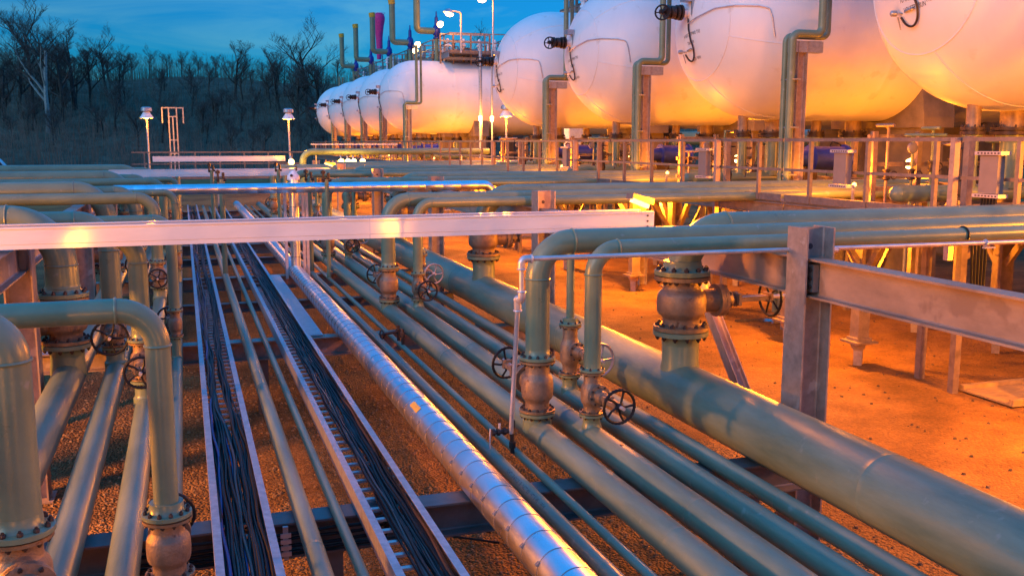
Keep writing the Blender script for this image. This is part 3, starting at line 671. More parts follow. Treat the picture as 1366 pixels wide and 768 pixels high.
def make_tank(Y):
    t = thing('storage_tank', TL[0], 'tank', (HX, 0, TZ), 'white storage tanks')
    b = MB(); pr = [(0, 0)]
    for i in range(1, 29):
        a = PI/2*i/28
        pr.append((TR-TR*math.cos(a), TR*math.sin(a)))
    cyl = TLEN-2*TR
    for j in range(1, 8):
        q = TR+cyl*j/8; pr += [(q-.2, TR), (q-.05, TR), (q-.015, TR+.005), (q+.015, TR+.005), (q+.05, TR), (q+.2, TR)]
    for i in range(0, 29):
        a = PI/2*i/28
        pr.append((TLEN-TR+TR*math.sin(a), max(0, TR*math.cos(a))))
    b.lathe((HX, 0, TZ), (1, 0, 0), pr, 112); b.build('shell', M['tank'], t)
    b = MB(); rc = TR*math.sin(.62)
    b.tube([on_head(rc*math.cos(2*PI*i/64), rc*math.sin(2*PI*i/64), -.002) for i in range(65)], .014, 6, False)
    for m in range(6):
        a = m*PI/3+.28; b.tube([on_head(TR*math.sin(q)*math.cos(a), TR*math.sin(q)*math.sin(a), -.002) for q in [.62+.94*j/14 for j in range(15)]], .012, 6)
    b.build('weld_seam', M['tank'], t)
    for X in (12.9, 13.75, 15.0, 16.1, 18.5):
        zb = TZ - (TR if X > HX+TR else math.sqrt(TR*TR-(HX+TR-X)**2)); r = .12 if X in (12.9, 15.0) else .2
        b = MB(); b.cyl((X, 0, zb+.1), (X, 0, 4.36), r, n=20); n = b.build('nozzle', M['steelorange'], t)
        b = MB(); b.lathe((X, 0, 4.36), (0, 0, -1), [(0, r*1.7), (.05, r*1.7), (.05, r*1.4), (.07, r*1.4), (.07, r*1.75), (.13, r*1.75)], 20); b.hexes((X, 0, 4.362), (0, 0, 1), r*1.5, 8, .018, .03)
        b.build('flange', M['bolt'], n)
    # valve on the nose
    c = on_head(0, .28)
    b = MB(); b.cyl((c.x-.16, 0, TZ+.28), (c.x+.1, 0, TZ+.28), .10, n=20); b.build('nose_nozzle', M['tank'], t)
    b = MB(); ax = (-1, 0, 0); o = (c.x-.16, 0, TZ+.28)
    b.lathe(o, ax, [(0, .10), (0, .18), (.05, .18), (.05, .1), (.09, .1), (.09, .17), (.14, .17), (.15, .1), (.19, .15), (.28, .15), (.31, .1), (.35, .16), (.41, .16), (.41, .06), (.56, .05)], 20)
    nv = b.build('nose_valve', M['bolt'], t)
    b = MB(); q = (c.x-.68, -.06, TZ+.26); b.torus(q, (-.55, -.8, 0), .165, .02, 40, 8, .1)
    x, y, _ = MB.frame((-.55, -.8, 0))
    for k in range(5):
        e = x*math.cos(k*1.257)+y*math.sin(k*1.257); b.cyl(q, V(q)+e*.16, .013, n=6)
    b.cyl((c.x-.5, 0, TZ+.28), q, .03, n=8); b.build('handwheel', M['black'], nv)
    # bracket, instrument tube, hose, sensor
    b = MB(); b.box(c.x-.17, c.x+.06, -.20, .06, TZ+.52, TZ+.66); b.box(c.x-.0, c.x+.05, -.22, -.16, TZ-.15, TZ+.6); b.build('bracket', M['galv'], t)
    b = MB(); pts = [on_head(-.16, .02, .06), on_head(-.5, .14, .05), on_head(-.95, .28, .05), on_head(-1.35, .30, .05), on_head(-1.72, .26, .05), on_head(-1.86, .2, .05), on_head(-1.90, .0, .05), on_head(-1.90, -.4, .05)]
    b.tube(bend(pts, .12, 4), .016, 8); b.build('instrument_tube', M['conduit'], t)
    b = MB(); p = []
    for a, u, w in ((0, -.14, .14), (0, -.17, -.1), (0, -.22, -.35), (0, -.28, -.52), (0, -.25, -.72), (0, -.12, -.84), (0, .03, -.80), (0, .11, -.66)): p.append(on_head(u, w, .05))
    b.tube(bend(p, .25, 5), .019, 8); b.build('hose', M['bolt'], t)
    b = MB(); b.lathe(on_head(.12, -.60, -.02), (-1, .3, 0), [(0, .015), (.12, .015), (.12, .05), (.2, .05), (.22, .03)], 12); b.cyl(on_head(.03, -.58, .02), on_head(-.2, -.55, .05), .02, n=8)
    b.cyl(on_head(.13, -.66, .1), on_head(.13, -.86, .1), .012, n=8); b.build('sensor', M['galv'], t)
    return t
for i, y in enumerate(TY):
    if i == 0: tank0 = make_tank(y); tks = [tank0]+[copy_tree(tank0) for _ in TY[1:]]
    tk = tks[i]; tag(tk, TL[i], 'tank', 'white storage tanks')
    tk.location = (HX, y, TZ)
    ORG[tk.name] = V((HX, 0, TZ))
    tx = [('TO VAREN', .085, .14, -.44, .12), ('HOUSTPY-BUN', .085, .06, -.60, .14), ('FRNCN ON D', .095, -.42, -.48, .12)] if i == 0 else [('A NOT R TPWO TX3', .085, .12, -.30, .14), ('TNK M PI', .08, -.02, -.46, .12), ('RTX  WW', .08, -.12, -.82, .12)]
    if i < 4:
        for a_ in tx: b = MB(); head_text(b, *a_); b.build('lettering', M['ink'], tk, smooth=False)
    else:
        b = MB()
        for (u, w, s) in ((-.14, .12, .16), (-.22, -.06, .08), (-.06, -.06, .08), (-.14, -.36, .09)):
            pp = [on_head(u, w+s, .008), on_head(u-s*.7, w, .008), on_head(u, w-s, .008), on_head(u+s*.7, w, .008)]
            b.add(pp, [(0, 1, 2, 3)])
        b.build('red_diamond_mark', M['red'], tk, smooth=False)
def frustum_pier(b, x0, x1, y, hw, z0, z1):
    b.box(x0, x1, y-hw, y+hw, z0, z1)
NUM = ['nearest', 'second', 'third', 'fourth', 'fifth', 'sixth', 'seventh', 'eighth', 'ninth']
for i, y in enumerate(TY):
    for j, X in enumerate((17.2, 27.0)):
        t = thing('tank_saddle', 'concrete saddle under the %s tank from the right, %s' % (NUM[i], 'front one' if j == 0 else 'rear one'), 'support', (X, y, 0), 'concrete saddles under the tanks')
        b = MB(); b.box(X-.35, X+.35, y-1.55, y+1.55, 0, 4.45); b.build('pier', M['concrete'], t, smooth=False)
        b = MB(); pr = [(-1.75, 0), (1.75, 0), (1.75, .25), (1.65, .9)]
        for k in range(13):
            a = 1.0-2.0*k/12; pr.append((math.sin(a)*1.95 if abs(a) < .99 else math.copysign(1.64, a), 2.35-math.cos(a)*2.20))
        pr.append((-1.65, .9)); pr.append((-1.75, .25))
        b.prism(pr, (X-.45, y, 4.452), (0, 1, 0), (0, 0, 1), (.9, 0, 0)); b.build('cradle', M['concrete'], t, smooth=False)
# pipe stands in the gaps between tanks with relief lines rising over the tank
st0 = None
for i, y in enumerate([t-2.75 for t in TY]):
    lab = 'grey column carrying green relief pipes before the %s tank from the right' % NUM[i]
    if st0 is None:
        t = st0 = thing('relief_pipe_stand', lab, 'pipe stand', (12.3, y, 0), 'relief pipe stands between the tanks')
        X = 12.3
        b = MB(); b.ibeam((X+.22, y, 0), (X+.22, y, 6.2), .24, .24, up=(1, 0, 0)); b.build('column', M['column'], t)
        b = MB(); b.box(X-.05, X+.72, y-.11, y+.11, 5.98, 6.215); b.build('bracket', M['galv'], t)
        b = MB(); b.tube(bend([(X-.06, y-.12, .4), (X-.06, y-.12, 6.36), (X+.66, y-.12, 6.36), (X+.66, y-.12, 9.6)], .16), .085, 18); b.build('relief_pipe', M['paint'], t)
        b = MB(); b.tube(bend([(X-.06, y+.12, .4), (X-.06, y+.12, 6.33), (X+.98, y+.12, 6.33), (X+.98, y+.12, 9.6)], .14), .065, 16); b.build('relief_pipe', M['paint'], t)
        for z in (3.4, 4.4, 5.4):
            b = MB(); b.box(X-.08, X+.12, y-.22, y+.22, z, z+.03); b.build('pipe_clip', M['galv'], t)
    else: dup(st0, (12.3, y, 0), lab)
# outlets and actuators under the tanks
for i, y in enumerate(TY):
    t = thing('blue_actuator', 'dark blue cylindrical valve actuator under the %s tank from the right' % NUM[i], 'actuator', (13.6, y-2.0, 3.74), 'blue actuators under the tanks')
    yy = y-2.0
    b = MB(); b.lathe((12.85, yy, 3.74), (1, 0, 0), [(0, .1), (0, .20), (.03, .20), (.04, .17), (.55, .19), (.56, .31), (.60, .31), (.62, .27), (1.45, .27), (1.47, .31), (1.52, .31), (1.55, .24), (1.6, .1)], 24); b.build('cylinder', M['blue'], t)
    b = MB(); b.box(13.25, 13.55, yy-.12, yy+.12, 3.2, 3.56); b.cyl((13.4, yy, 3.1), (13.4, yy, 3.56), .09, n=12); b.build('mounting', M['bolt'], t)
    b = MB(); b.tube([(14.0, yy+.1, 3.97), (14.1, yy+.12, 4.12), (14.3, yy+.1, 4.05), (14.38, yy, 3.8)], .015, 6); b.build('air_line', M['black'], t)
    t = thing('outlet_manifold', 'green outlet pipes with valves below the %s tank from the right' % NUM[i], 'pipework', (14, y, 3.2), 'outlet pipes under the tanks')
    for X, r in ((12.9, .11), (13.75, .17), (15.0, .11), (16.1, .17)):
        b = MB(); b.cyl((X, y, 4.22), (X, y, 3.3), r, n=18); weldneck(b, (X, y, 4.225), (0, 0, 1), r); b.build('drop_pipe', M['paint'], t)
    b = MB(); b.cyl((11.4, y, 3.24), (17.2, y, 3.24), .14, n=18); b.lathe((11.4, y, 3.24), (-1, 0, 0), [(0, .14), (.08, .12), (.13, .06), (.15, 0)], 18); b.build('header', M['paint'], t)
    for X in (12.2, 14.4):
        b = MB(); b.lathe((X, y-.55, 3.15), (0, 0, 1), [(0, .12), (.06, .12), (.07, .07), (.2, .1), (.32, .07), (.34, .11), (.4, .11), (.41, .05), (.7, .03), (.95, .02)], 14); b.torus((X, y-.55, 4.0), (0, 0, 1), .15, .016, 20, 6)
        b.cyl((X-.15, y-.55, 4.0), (X+.15, y-.55, 4.0), .012, n=6); b.cyl((X, y-.7, 4.0), (X, y-.4, 4.0), .012, n=6); b.build('hand_valve', M['bolt'], t)
    for X in (11.9, 15.4):
        b = MB(); b.bar((X, y-1.0, 0), (X, y-1.0, 4.2), .12, .12); b.bar((X, y-1.0, 3.0), (X+1.6, y-1.0, 3.0), .1, .12); b.bar((X, y-1.0, 2.2), (X+.9, y-1.0, 2.95), .08, .08); b.build('pipe_support', M['steelorange'], t)
    for X in (12.45, 14.7):
        b = MB(); b.tube([(X, y-.9, 3.3), (X+.1, y-.8, 3.62), (X+.35, y-.7, 3.5), (X+.5, y-.6, 3.75)], .012, 6); b.build('sensing_line', M['bolt'], t)

for i, y in enumerate(TY[:6]):
    t = thing('instrument_rack', 'crowded frame of small bore pipes and gauges below the %s tank from the right' % NUM[i], 'pipework', (12.6, y+1.4, 3.06), 'instrument racks under the tanks')
    rg = random.Random(i+40)
    for X in (12.0, 13.0, 14.1, 15.4): b = MB(); b.bar((X, y+1.4, 1.2), (X, y+1.4, 4.3), .10, .10); b.build('upright', M['steelorange'], t)
    for z in (3.25, 3.7, 4.2): b = MB(); b.bar((11.9, y+1.43, z), (15.5, y+1.43, z), .07, .08); b.build('crossbar', M['steelorange'], t)
    for j in range(7):
        X = 12.15+.48*j+rg.uniform(-.08, .08); zt = rg.uniform(3.7, 4.5)
        b = MB(); b.tube(bend([(X, y+1.2, 2.2), (X, y+1.2, zt), (X+rg.choice([-.3, .3]), y+1.2, zt), (X+rg.choice([-.3, .3]), y+.7, zt)], .08, 4), .028, 8); b.build('small_pipe', M['paint'] if j % 3 else M['steelorange'], t)
        b = MB(); zz = rg.uniform(3.3, 3.7); b.lathe((X, y+1.2, zz), (0, 0, 1), [(0, .03), (.02, .07), (.05, .07), (.06, .045), (.16, .05), (.17, .07), (.2, .07), (.21, .02)], 10); b.cyl((X, y+1.2, zz+.1), (X, y+1.02, zz+.1), .018, n=6); b.torus((X, y+1.0, zz+.1), (0, 1, 0), .07, .011, 14, 5); b.build('small_valve', M['bolt'], t)
    for X in (12.5, 14.6): b = MB(); b.lathe((X, y+1.05, 4.0), (0, -1, 0), [(0, .03), (.05, .03), (.05, .1), (.1, .1), (.11, .08)], 14); b.build('gauge', M['greybox'], t)
    b = MB(); b.bar((12.0, y+1.36, 1.3), (13.0, y+1.36, 3.2), .07, .07); b.bar((14.1, y+1.36, 3.2), (15.4, y+1.36, 1.3), .07, .07); b.build('diagonal_brace', M['steelorange'], t)
    t = thing('drip_pan', 'dark flat drip pan below the %s tank from the right' % NUM[i], 'pan', (13, y, 2.6), 'pans under the tanks'); b = MB(); b.box(12.0, 16.4, y-1.4, y+.9, 2.55, 2.6); b.build('tray', M['darkbeam'], t)
    for X in (12.1, 16.3): b = MB(); b.bar((X, y, 0), (X, y, 2.548), .12, .12); b.build('leg', M['steelorange'], t)
# ------------------------------------------------------------------ walkway in front of the tanks
def handrail(p0, p1, label, n, h=1.07, group='handrails', toe=True):
    p0, p1 = V(p0), V(p1); t = thing('handrail', label, 'railing', p0, group); up = V((0, 0, 1)); d = (p1-p0)
    b = MB(); b.bar(p0+up*h, p1+up*h, .055, .055); b.build('top_rail', M['railing'], t)
    b = MB(); b.bar(p0+up*h*.52, p1+up*h*.52, .045, .045); b.build('mid_rail', M['railing'], t)
    if toe: b = MB(); b.bar(p0+up*.06, p1+up*.06, .012, .12); b.build('toe_board', M['railing'], t)
    for i in range(n):
        q = p0+d*((i+.5)/n); b = MB(); b.bar(q, q+up*(h-.03), .06, .06); b.build('post', M['railing'], t)
    return t
LW = ['in the nearest bay', 'in the second bay', 'in the third bay', 'in the fourth bay', 'past the last near tank', 'in the gap between tank groups', 'before the far group', 'in front of the far group', 'beside the far group middle', 'beside the far group end']
for k in range(10):
    ya = 6.2+SP*k+1.2*(k > 0); ya = 7.4+SP*k
    t = thing('walkway', 'steel grating walkway along the tank noses %s' % LW[k], 'walkway', (10.8, ya, 3.05), 'walkways along the tanks')
    b = MB(); b.box(10.05, 11.5, ya+.02, ya+SP-.02, 3.03, 3.065); b.build('grating', M['darkbeam'], t)
    for X in (10.03, 11.58):
        b = MB(); b.ibeam((X, ya+.02, 2.93), (X, ya+SP-.02, 2.93), .2, .10, .012, .01); b.build('edge_beam', M['steelorange'], t)
    handrail((10.0, ya+.05, 3.07), (10.0, ya+SP-.05, 3.07), 'walkway handrail of grey steel tubes %s' % LW[k], 5)
    if k < 6:
        for j, yy in enumerate((ya+7.25, ya+9.5)):
            for X in (11.75, 15.0):
                s = thing('trestle_post', 'flared post %s, %s' % (LW[k], ['first of its pair', 'second of its pair'][j] + (' by the rack' if X < 12 else ' by the saddles')), 'post', (X, yy, 0), 'trestle posts under the walkway')
                zt = 2.83 if X < 12 else 3.1
                b = MB(); b.bar((X, yy, .53), (X, yy, zt), .24, .24, (0, 1, 0)); b.build('shaft', M['steelorange'], s)
                b = MB(); b.lathe((X, yy, .0), (0, 0, 1), [(0, .10), (.28, .11), (.36, .17), (.42, .20)], 4); b.build('pedestal', M['column'], s, smooth=False)
                b = MB(); b.box(X-.24, X+.24, yy-.24, yy+.24, .43, .47); b.box(X-.16, X+.16, yy-.16, yy+.16, .47, .53); b.build('base_plate', M['steelorange'], s)
                b = MB()
                for sg in (-1, 1): b.bar((X, yy+sg*.1, 1.75), (X, yy+sg*.85, 2.8), .12, .1, (1, 0, 0))
                b.bar((X-.1, yy, 1.9), (X-.75 if X < 12 else X+.75, yy, 2.8), .1, .1, (0, 1, 0)); b.obox((X, yy, 2.55), (.012, 0, 0), (0, .3, 0), (0, 0, .22)); b.build('knee_brace', M['steelorange'], s)
        b = MB(); b.ibeam((14.6, ya, 3.2), (14.6, ya+SP-.05, 3.2), .2, .15); b.bar((11.6, ya+1.0, 2.95), (14.5, ya+1.0, 3.0), .12, .16); b.bar((11.6, ya+5.8, 2.95), (14.5, ya+5.8, 3.0), .12, .16)
        tag(b.build('trestle_beam', M['steelorange'], origin=(14.6, ya, 3.1)), 'lit steel beam frame between walkway and tank saddles %s' % LW[k], 'steel beam', 'trestle beams')
# junction boxes with slotted struts and cables
for i, (X, Y) in enumerate(((9.93, 9.9), (9.93, 12.9), (9.93, 17.2), (9.93, 24.6))):
    t = thing('junction_box', ['grey box on slotted struts with black cables below, on the near handrail', 'grey box strapped to the handrail left of the near tank', 'small grey box on the handrail farther left', 'distant grey box on the handrail'][i], 'box', (X, Y, 3.3), 'boxes on the walkway handrail')
    b = MB(); b.box(X-.13, X-.02, Y-.15, Y+.15, 3.45, 3.93); b.build('cover', M['greybox'], t)
    for z in (3.94, 3.395, 2.85) if i == 0 else (3.94, 3.395):
        b = MB(); b.box(X-.16, X-.0, Y-.22, Y+.22, z, z+.045); q = b.build('slotted_strut', M['conduit'], t)
        for j in range(7): b = MB(); b.box(X-.163, X-.1605, Y-.19+.055*j, Y-.16+.055*j, z+.012, z+.032); b.build('slot', M['ink'], q)
    if i == 0:
        for j in range(5):
            b = MB(); b.tube([(X-.1, Y-.10+.05*j, 3.42), (X-.12, Y-.11+.05*j, 3.1), (X-.1, Y-.02+.06*j, 2.8), (X-.08, Y+.05*j, 2.2)], .018, 6); b.build('cable', M['cable'], t)
for i, y in enumerate((10.6, 16.8, 24.1, 31.4)):
    b = MB(); b.bar((9.9, y, 2.5), (9.9, y, 4.16), .09, .09); tag(b.build('rail_post', M['column'], origin=(9.88, y, 2.5)), ['tall grey post in front of the walkway, nearest', 'tall grey post in front of the walkway, second', 'tall grey post in front of the walkway, third', 'tall grey post in front of the walkway, fourth'][i], 'post', 'tall posts by the walkway')
t = thing('header_pipe', 'large pale green header pipe running behind the tank supports', 'pipe', (30, 8, 4.35)); b = MB(); b.cyl((30, 6, 4.35), (30, 92, 4.35), .42, n=24); b.build('barrel', M['paint'], t)
for k in range(8):
    t2 = MB(); y = 8+k*10.5
    t2.bar((30, y, 0), (30, y, 3.95), .2, .2); t2.bar((30, y, .6), (30, y+2.6, 3.6), .12, .12, (1, 0, 0)); t2.bar((30, y, 3.0), (30, y-1.2, 3.9), .12, .12, (1, 0, 0)); t2.build('trestle_leg', M['galv'], t)

# ------------------------------------------------------------------ platforms over the tanks, relief stacks
def top_platform(y0, y1, x0, x1, z, label, rl):
    t = thing('tank_top_platform', label, 'platform', (x0, y0, z), 'platforms above the tanks')
    b = MB(); b.box(x0, x1, y0, y1, z, z+.05); b.build('grating', M['darkbeam'], t)
    for X in (x0-.06, x1+.06): b = MB(); b.ibeam((X, y0, z-.08), (X, y1, z-.08), .28, .11); b.build('edge_beam', M['galv'], t)
    for y in [y0+1+i*(y1-y0-2)/6 for i in range(7)]: b = MB(); b.bar((x0, y, z-.22), (x1, y, z-.22), .1, .16); b.build('cross_beam', M['galv'], t)
    handrail((x0, y0, z+.055), (x0, y1, z+.055), 'platform handrail above the tanks, %s, left edge' % rl, 12, 1.1); handrail((x1, y0, z+.055), (x1, y1, z+.055), 'platform handrail above the tanks, %s, right edge' % rl, 12, 1.1)
    handrail((x0, y0, z+.055), (x1, y0, z+.055), 'platform handrail above the tanks, %s, near end' % rl, 3, 1.1)
    handrail((x0, y1, z+.055), (x1, y1, z+.055), 'platform handrail above the tanks, %s, far end' % rl, 3, 1.1)
top_platform(56.5, 89, 15.2, 19.5, 9.3, 'steel platform with railings on top of the far tanks', 'far group')
top_platform(11.5, 38.3, 15.0, 19.5, 9.3, 'steel platform on top of the near tanks at the upper edge', 'near group')
for i, y in enumerate(TY[4:]+TY[:4]):
    z0 = 10.6 if i < 5 else 11.3
    t = thing('relief_stack', ['tallest green relief stack, cut by the top edge', 'green relief stack with yellow mouth, second from the right', 'green relief stack beside the pink windsock', 'green relief stack with yellow mouth, fourth from the right', 'smallest green relief stack, farthest left', 'relief stack above the nearest tank', 'relief stack above the second tank', 'relief stack above the third tank', 'relief stack above the fourth tank'][i], 'vent stack', (14.2, y, z0), 'relief stacks above the tanks')
    X = 13.7
    b = MB(); b.tube(bend([(X+1.1, y, z0+.15), (X, y, z0+.15), (X, y, z0+2.6)], .24), .20, 18); b.build('pipe', M['paint'], t)
    b = MB(); b.lathe((X, y, z0+2.602), (-.12, 0, 1), [(0, .2), (.0, .225), (.3, .235), (.32, .2)], 18); b.build('mouth', M['yellow'], t)
    b = MB(); b.lathe((X+1.2, y, z0-.3), (0, 0, 1), [(0, .2), (.08, .2), (.1, .13), (.3, .24), (.6, .24), (.75, .17), (.8, .12), (1.25, .10), (1.3, .05), (1.6, .03)], 16); b.build('relief_valve', M['blue'], t)
    b = MB(); b.cyl((X+1.2, y, 8.85), (X+1.2, y, z0-.3), .13, n=14); b.build('inlet_pipe', M['paint'], t)
    b = MB()
    for xx in (15.6, 16.6, 17.6, 18.6): b.cyl((xx, y, 8.8), (xx, y, 9.9), .09, n=10); b.lathe((xx, y, 9.9), (0, 0, 1), [(0, .16), (.1, .16), (.12, .08), (.3, .12), (.45, .05)], 10)
    b.build('tank_top_valves', M['white'], t)
    rg = random.Random(int(y*10))
    for xx in (14.9, 15.7, 16.8, 18.0):
        for dy, zt in ((-.9, 10.5), (.9, 10.3)): b = MB(); b.bar((xx, y+dy, 8.7), (xx, y+dy, zt), .09, .09); b.build('stanchion', M['steelorange'], t)
    for zz, dy in ((9.5, -.9), (10.1, -.9), (10.5, -.9), (9.8, .9), (10.3, .9)): b = MB(); b.bar((14.9, y+dy, zz), (18.0, y+dy, zz), .08, .08); b.build('crossbar', M['galv'], t)
    for j in range(6):
        xx = 14.7+.6*j; zz = 9.5+rg.random()*.9; yy = y+rg.uniform(-.8, .6)
        b = MB(); b.tube(bend([(xx, yy, 8.8), (xx, yy, zz), (xx+.45, yy, zz), (xx+.45, yy, 9.4)], .1, 4), .06, 8); b.lathe((xx, yy, zz-.45), (0, 0, 1), [(0, .06), (.03, .14), (.08, .14), (.1, .09), (.24, .1), (.26, .14), (.31, .14), (.33, .06)], 10); b.build('small_pipe', M[rg.choice(['valve', 'paint', 'white'])], t)
# ladder tower at the end of the near group
t = thing('ladder', 'white caged ladder tower left of the fourth tank', 'ladder', (15.5, 40.5, 0))
for s in (-.25, .25): b = MB(); b.bar((15.5+s, 40.5, 0), (15.5+s, 40.5, 9.6), .07, .07); b.build('rail', M['white'], t)
for k in range(30): b = MB(); b.cyl((15.25, 40.5, .4+.3*k), (15.75, 40.5, .4+.3*k), .018, n=6); b.build('rung', M['white'], t)
t = thing('service_duct', 'broad white upright duct beside the caged ladder', 'duct', (16.4, 40.2, 0)); b = MB(); b.box(16.1, 16.75, 39.9, 40.5, 0, 5.3); b.box(16.05, 16.8, 39.85, 40.55, 5.302, 5.36); b.build('casing', M['white'], t)
# windsock
t = thing('windsock', 'limp pink red windsock hanging on a pole above the far tanks', 'windsock', (18.0, 91, 0))
b = MB(); b.cyl((18.0, 91, 0), (18.0, 91, 15.9), .07, .05, 10); b.build('pole', M['galv'], t)
b = MB(); b.lathe((17.75, 90.9, 15.9), (-.02, 0, -1), [(0, .0), (.03, .25), (.15, .43), (.4, .52), (.7, .52), (1.2, .42), (2.4, .3), (3.8, .22), (4.2, .2)], 18); b.build('sock', M['pinkred'], t)
b = MB(); b.torus((17.75, 90.9, 15.85), (-.03, 0, -1), .51, .03, 24, 6); b.build('hoop', M['white'], t)

# ------------------------------------------------------------------ lamps
def light(name, kind, loc, energy, col=(1, .285, .01), size=.12, parent=None, **kw):
    l = bpy.data.lights.new(name, kind); l.energy = energy; l.color = col
    if kind in ('POINT', 'SPOT'): l.shadow_soft_size = size
    for k_, v_ in kw.items(): setattr(l, k_, v_)
    o = bpy.data.objects.new(name, l); COL.objects.link(o)
    if parent is not None: o.parent = parent; o.location = V(loc)-ORG[parent.name]
    else: o.location = loc
    return o
def dome_lamp(x, y, z0, zt, label, energy, group='dome lamps on poles'):
    t = thing('pole_lamp', label, 'lamp', (x, y, z0), group)
    b = MB(); b.cyl((x, y, z0), (x, y, zt), .04, n=10); b.build('pole', M['conduit'], t)
    b = MB(); b.lathe((x, y, zt-.02), (0, 0, 1), [(0, .29), (.02, .285), (.26, .13), (.28, .13)], 20); b.build('shade', M['white'], t)
    b = MB(); b.lathe((x, y, zt+.262), (0, 0, 1), [(0, .2), (.03, .23), (.16, .22), (.2, .15)], 20); b.build('housing', M['galv'], t)
    b = MB(); b.lathe((x, y, zt-.06), (0, 0, 1), [(0, .03), (.03, .08), (.12, .08), (.14, .03)], 12); b.build('bulb', M['lampglow'], t)
    if energy: light('lamp_light', 'POINT', (x, y, zt-.22), energy, parent=t)
    return t
def flood_lamp(x, y, z0, zt, d, label, energy, group='flood lamps on poles', arm=.6):
    d = V(d).normalized(); t = thing('flood_lamp', label, 'lamp', (x, y, z0), group)
    b = MB(); b.tube(bend([(x, y, z0), (x, y, zt), V((x, y, zt+.05))+V((d.x, d.y, 0))*arm], .15), .05, 10); b.build('pole', M['conduit'], t)
    c = V((x, y, zt))+V((d.x, d.y, 0))*(arm+.2)
    b = MB(); b.lathe(c+V((0, 0, .12)), V((d.x*.3, d.y*.3, -1)), [(0, .12), (.06, .22), (.22, .30), (.24, .30)], 18); b.build('housing', M['galv'], t)
    b = MB(); b.lathe(c-V((0, 0, .12)), V((d.x*.3, d.y*.3, -1)), [(0, .26), (.05, .25), (.13, .16), (.16, .0)], 18); b.build('lens', M['lampglow'], t)
    if energy: light('lamp_light', 'POINT', c+V((d.x*.1, d.y*.1, -.42)), energy, parent=t, size=.18 if energy < 900 else .5)
    return t
E_ = 2.2
dome_lamp(-1.4, 45.2, 2.9, 5.15, 'dome lamp on a pole at the left end of the far railing', 120*E_)
dome_lamp(4.6, 45.2, 2.9, 5.15, 'dome lamp on a pole right of the far white tray', 120*E_)
dome_lamp(13.1, 39.6, 3.07, 5.2, 'dome lamp on a pole in front of the white ladder', 260*E_)
flood_lamp(15.8, 56.2, 9.3, 11.6, (-1, -.3, 0), 'lit flood lamp on the platform, left one of the pair', 55*E_)
flood_lamp(17.4, 55.0, 9.3, 12.3, (-1, -.3, 0), 'lit flood lamp on the platform, right and higher one', 55*E_)
for i, (x, y, zz) in enumerate(((14.6, 62.0, 10.3), (14.8, 57.0, 11.0), (14.9, 64.0, 10.1))):
    t = thing('bulkhead_lamp', ['glowing bulkhead lamp low on the far platform', 'glowing bulkhead lamp beside the tallest relief stack', 'glowing bulkhead lamp behind the relief stacks'][i], 'lamp', (x, y, zz), 'bulkhead lamps on the far platform')
    b = MB(); b.lathe((x, y, zz), (-.5, -.6, -.3), [(0, .08), (.02, .16), (.16, .18), (.28, .12), (.32, 0)], 14); b.build('lens', M['lampglow'], t)
    b = MB(); b.box(x-.1, x+.15, y+.02, y+.2, zz-.05, zz+.15); b.build('bracket', M['galv'], t)
for i, (x, y) in enumerate(((15.1, 50.0), (15.9, 50.5))):
    t = thing('tall_lamp_pole', ['tall grey pole with a small lit lamp, left of two', 'tall grey pole with a small lit lamp, right of two'][i], 'lamp', (x, y, 0), 'tall poles with small lamps')
    b = MB(); b.cyl((x, y, 0), (x, y, 9.2 if i == 0 else 9.0), .09 if i == 0 else .05, n=12); b.build('pole', M['galv'], t)
    b = MB(); b.lathe((x-.05, y-.12, 5.5), (0, 0, -1), [(0, .05), (.05, .10), (.25, .09), (.32, .03)], 12); b.build('lens', M['lampglow'], t)
    light('lamp_light', 'POINT', (x-.3, y-.7, 5.2), 130*E_, parent=t, col=(1, .34, .03))
for i, (px, y) in enumerate(((6.05, 39.5), (6.35, 39.7), (6.55, 39.5), (6.95, 39.7), (4.1, 39.8))):
    t = thing('string_lamp', 'small glowing lamp under the distant yellow lit pipe, %s' % ['leftmost of the main cluster', 'second of the main cluster', 'third of the main cluster', 'rightmost of the main cluster', 'apart on the left by the pole'][i], 'lamp', (px, y, 3.36), 'small lamps under the far pipe')
    b = MB(); b.lathe((px, y, 3.42), (0, -.4, -1), [(0, .05), (.03, .10), (.12, .12), (.2, .07), (.22, 0)], 12); b.build('lens', M['lampglow'], t)
    b = MB(); b.cyl((px, y+.05, 3.42), (px, y+.25, 3.55), .03, n=8); b.build('bracket', M['galv'], t)
    if i in (0, 2, 4): light('lamp_light', 'POINT', (px, y-.25, 3.42), 18*E_, parent=t, col=(1, .45, .04))
t = thing('far_transverse_pipe', 'distant pipe lit bright yellow by small lamps below it', 'pipe', (9, 40.2, 3.7)); b = MB(); b.tube(bend([(12.5, 40.2, 3.72), (4.6, 40.2, 3.72), (4.6, 40.2, 2.4)], .4), .13, 20); b.build('barrel', M['paint'], t)
t = thing('strip_cover', 'thin pale canopy strip above the yellow lit distant pipe', 'canopy', (7, 40.6, 4.0)); b = MB(); b.box(5.0, 8.6, 40.55, 40.9, 4.0, 4.04); b.build('sheet', M['alu'], t)
for xx in (5.2, 8.4): b = MB(); b.bar((xx, 40.7, 2.9), (xx, 40.7, 3.998), .05, .05); b.build('post', M['galv'], t)
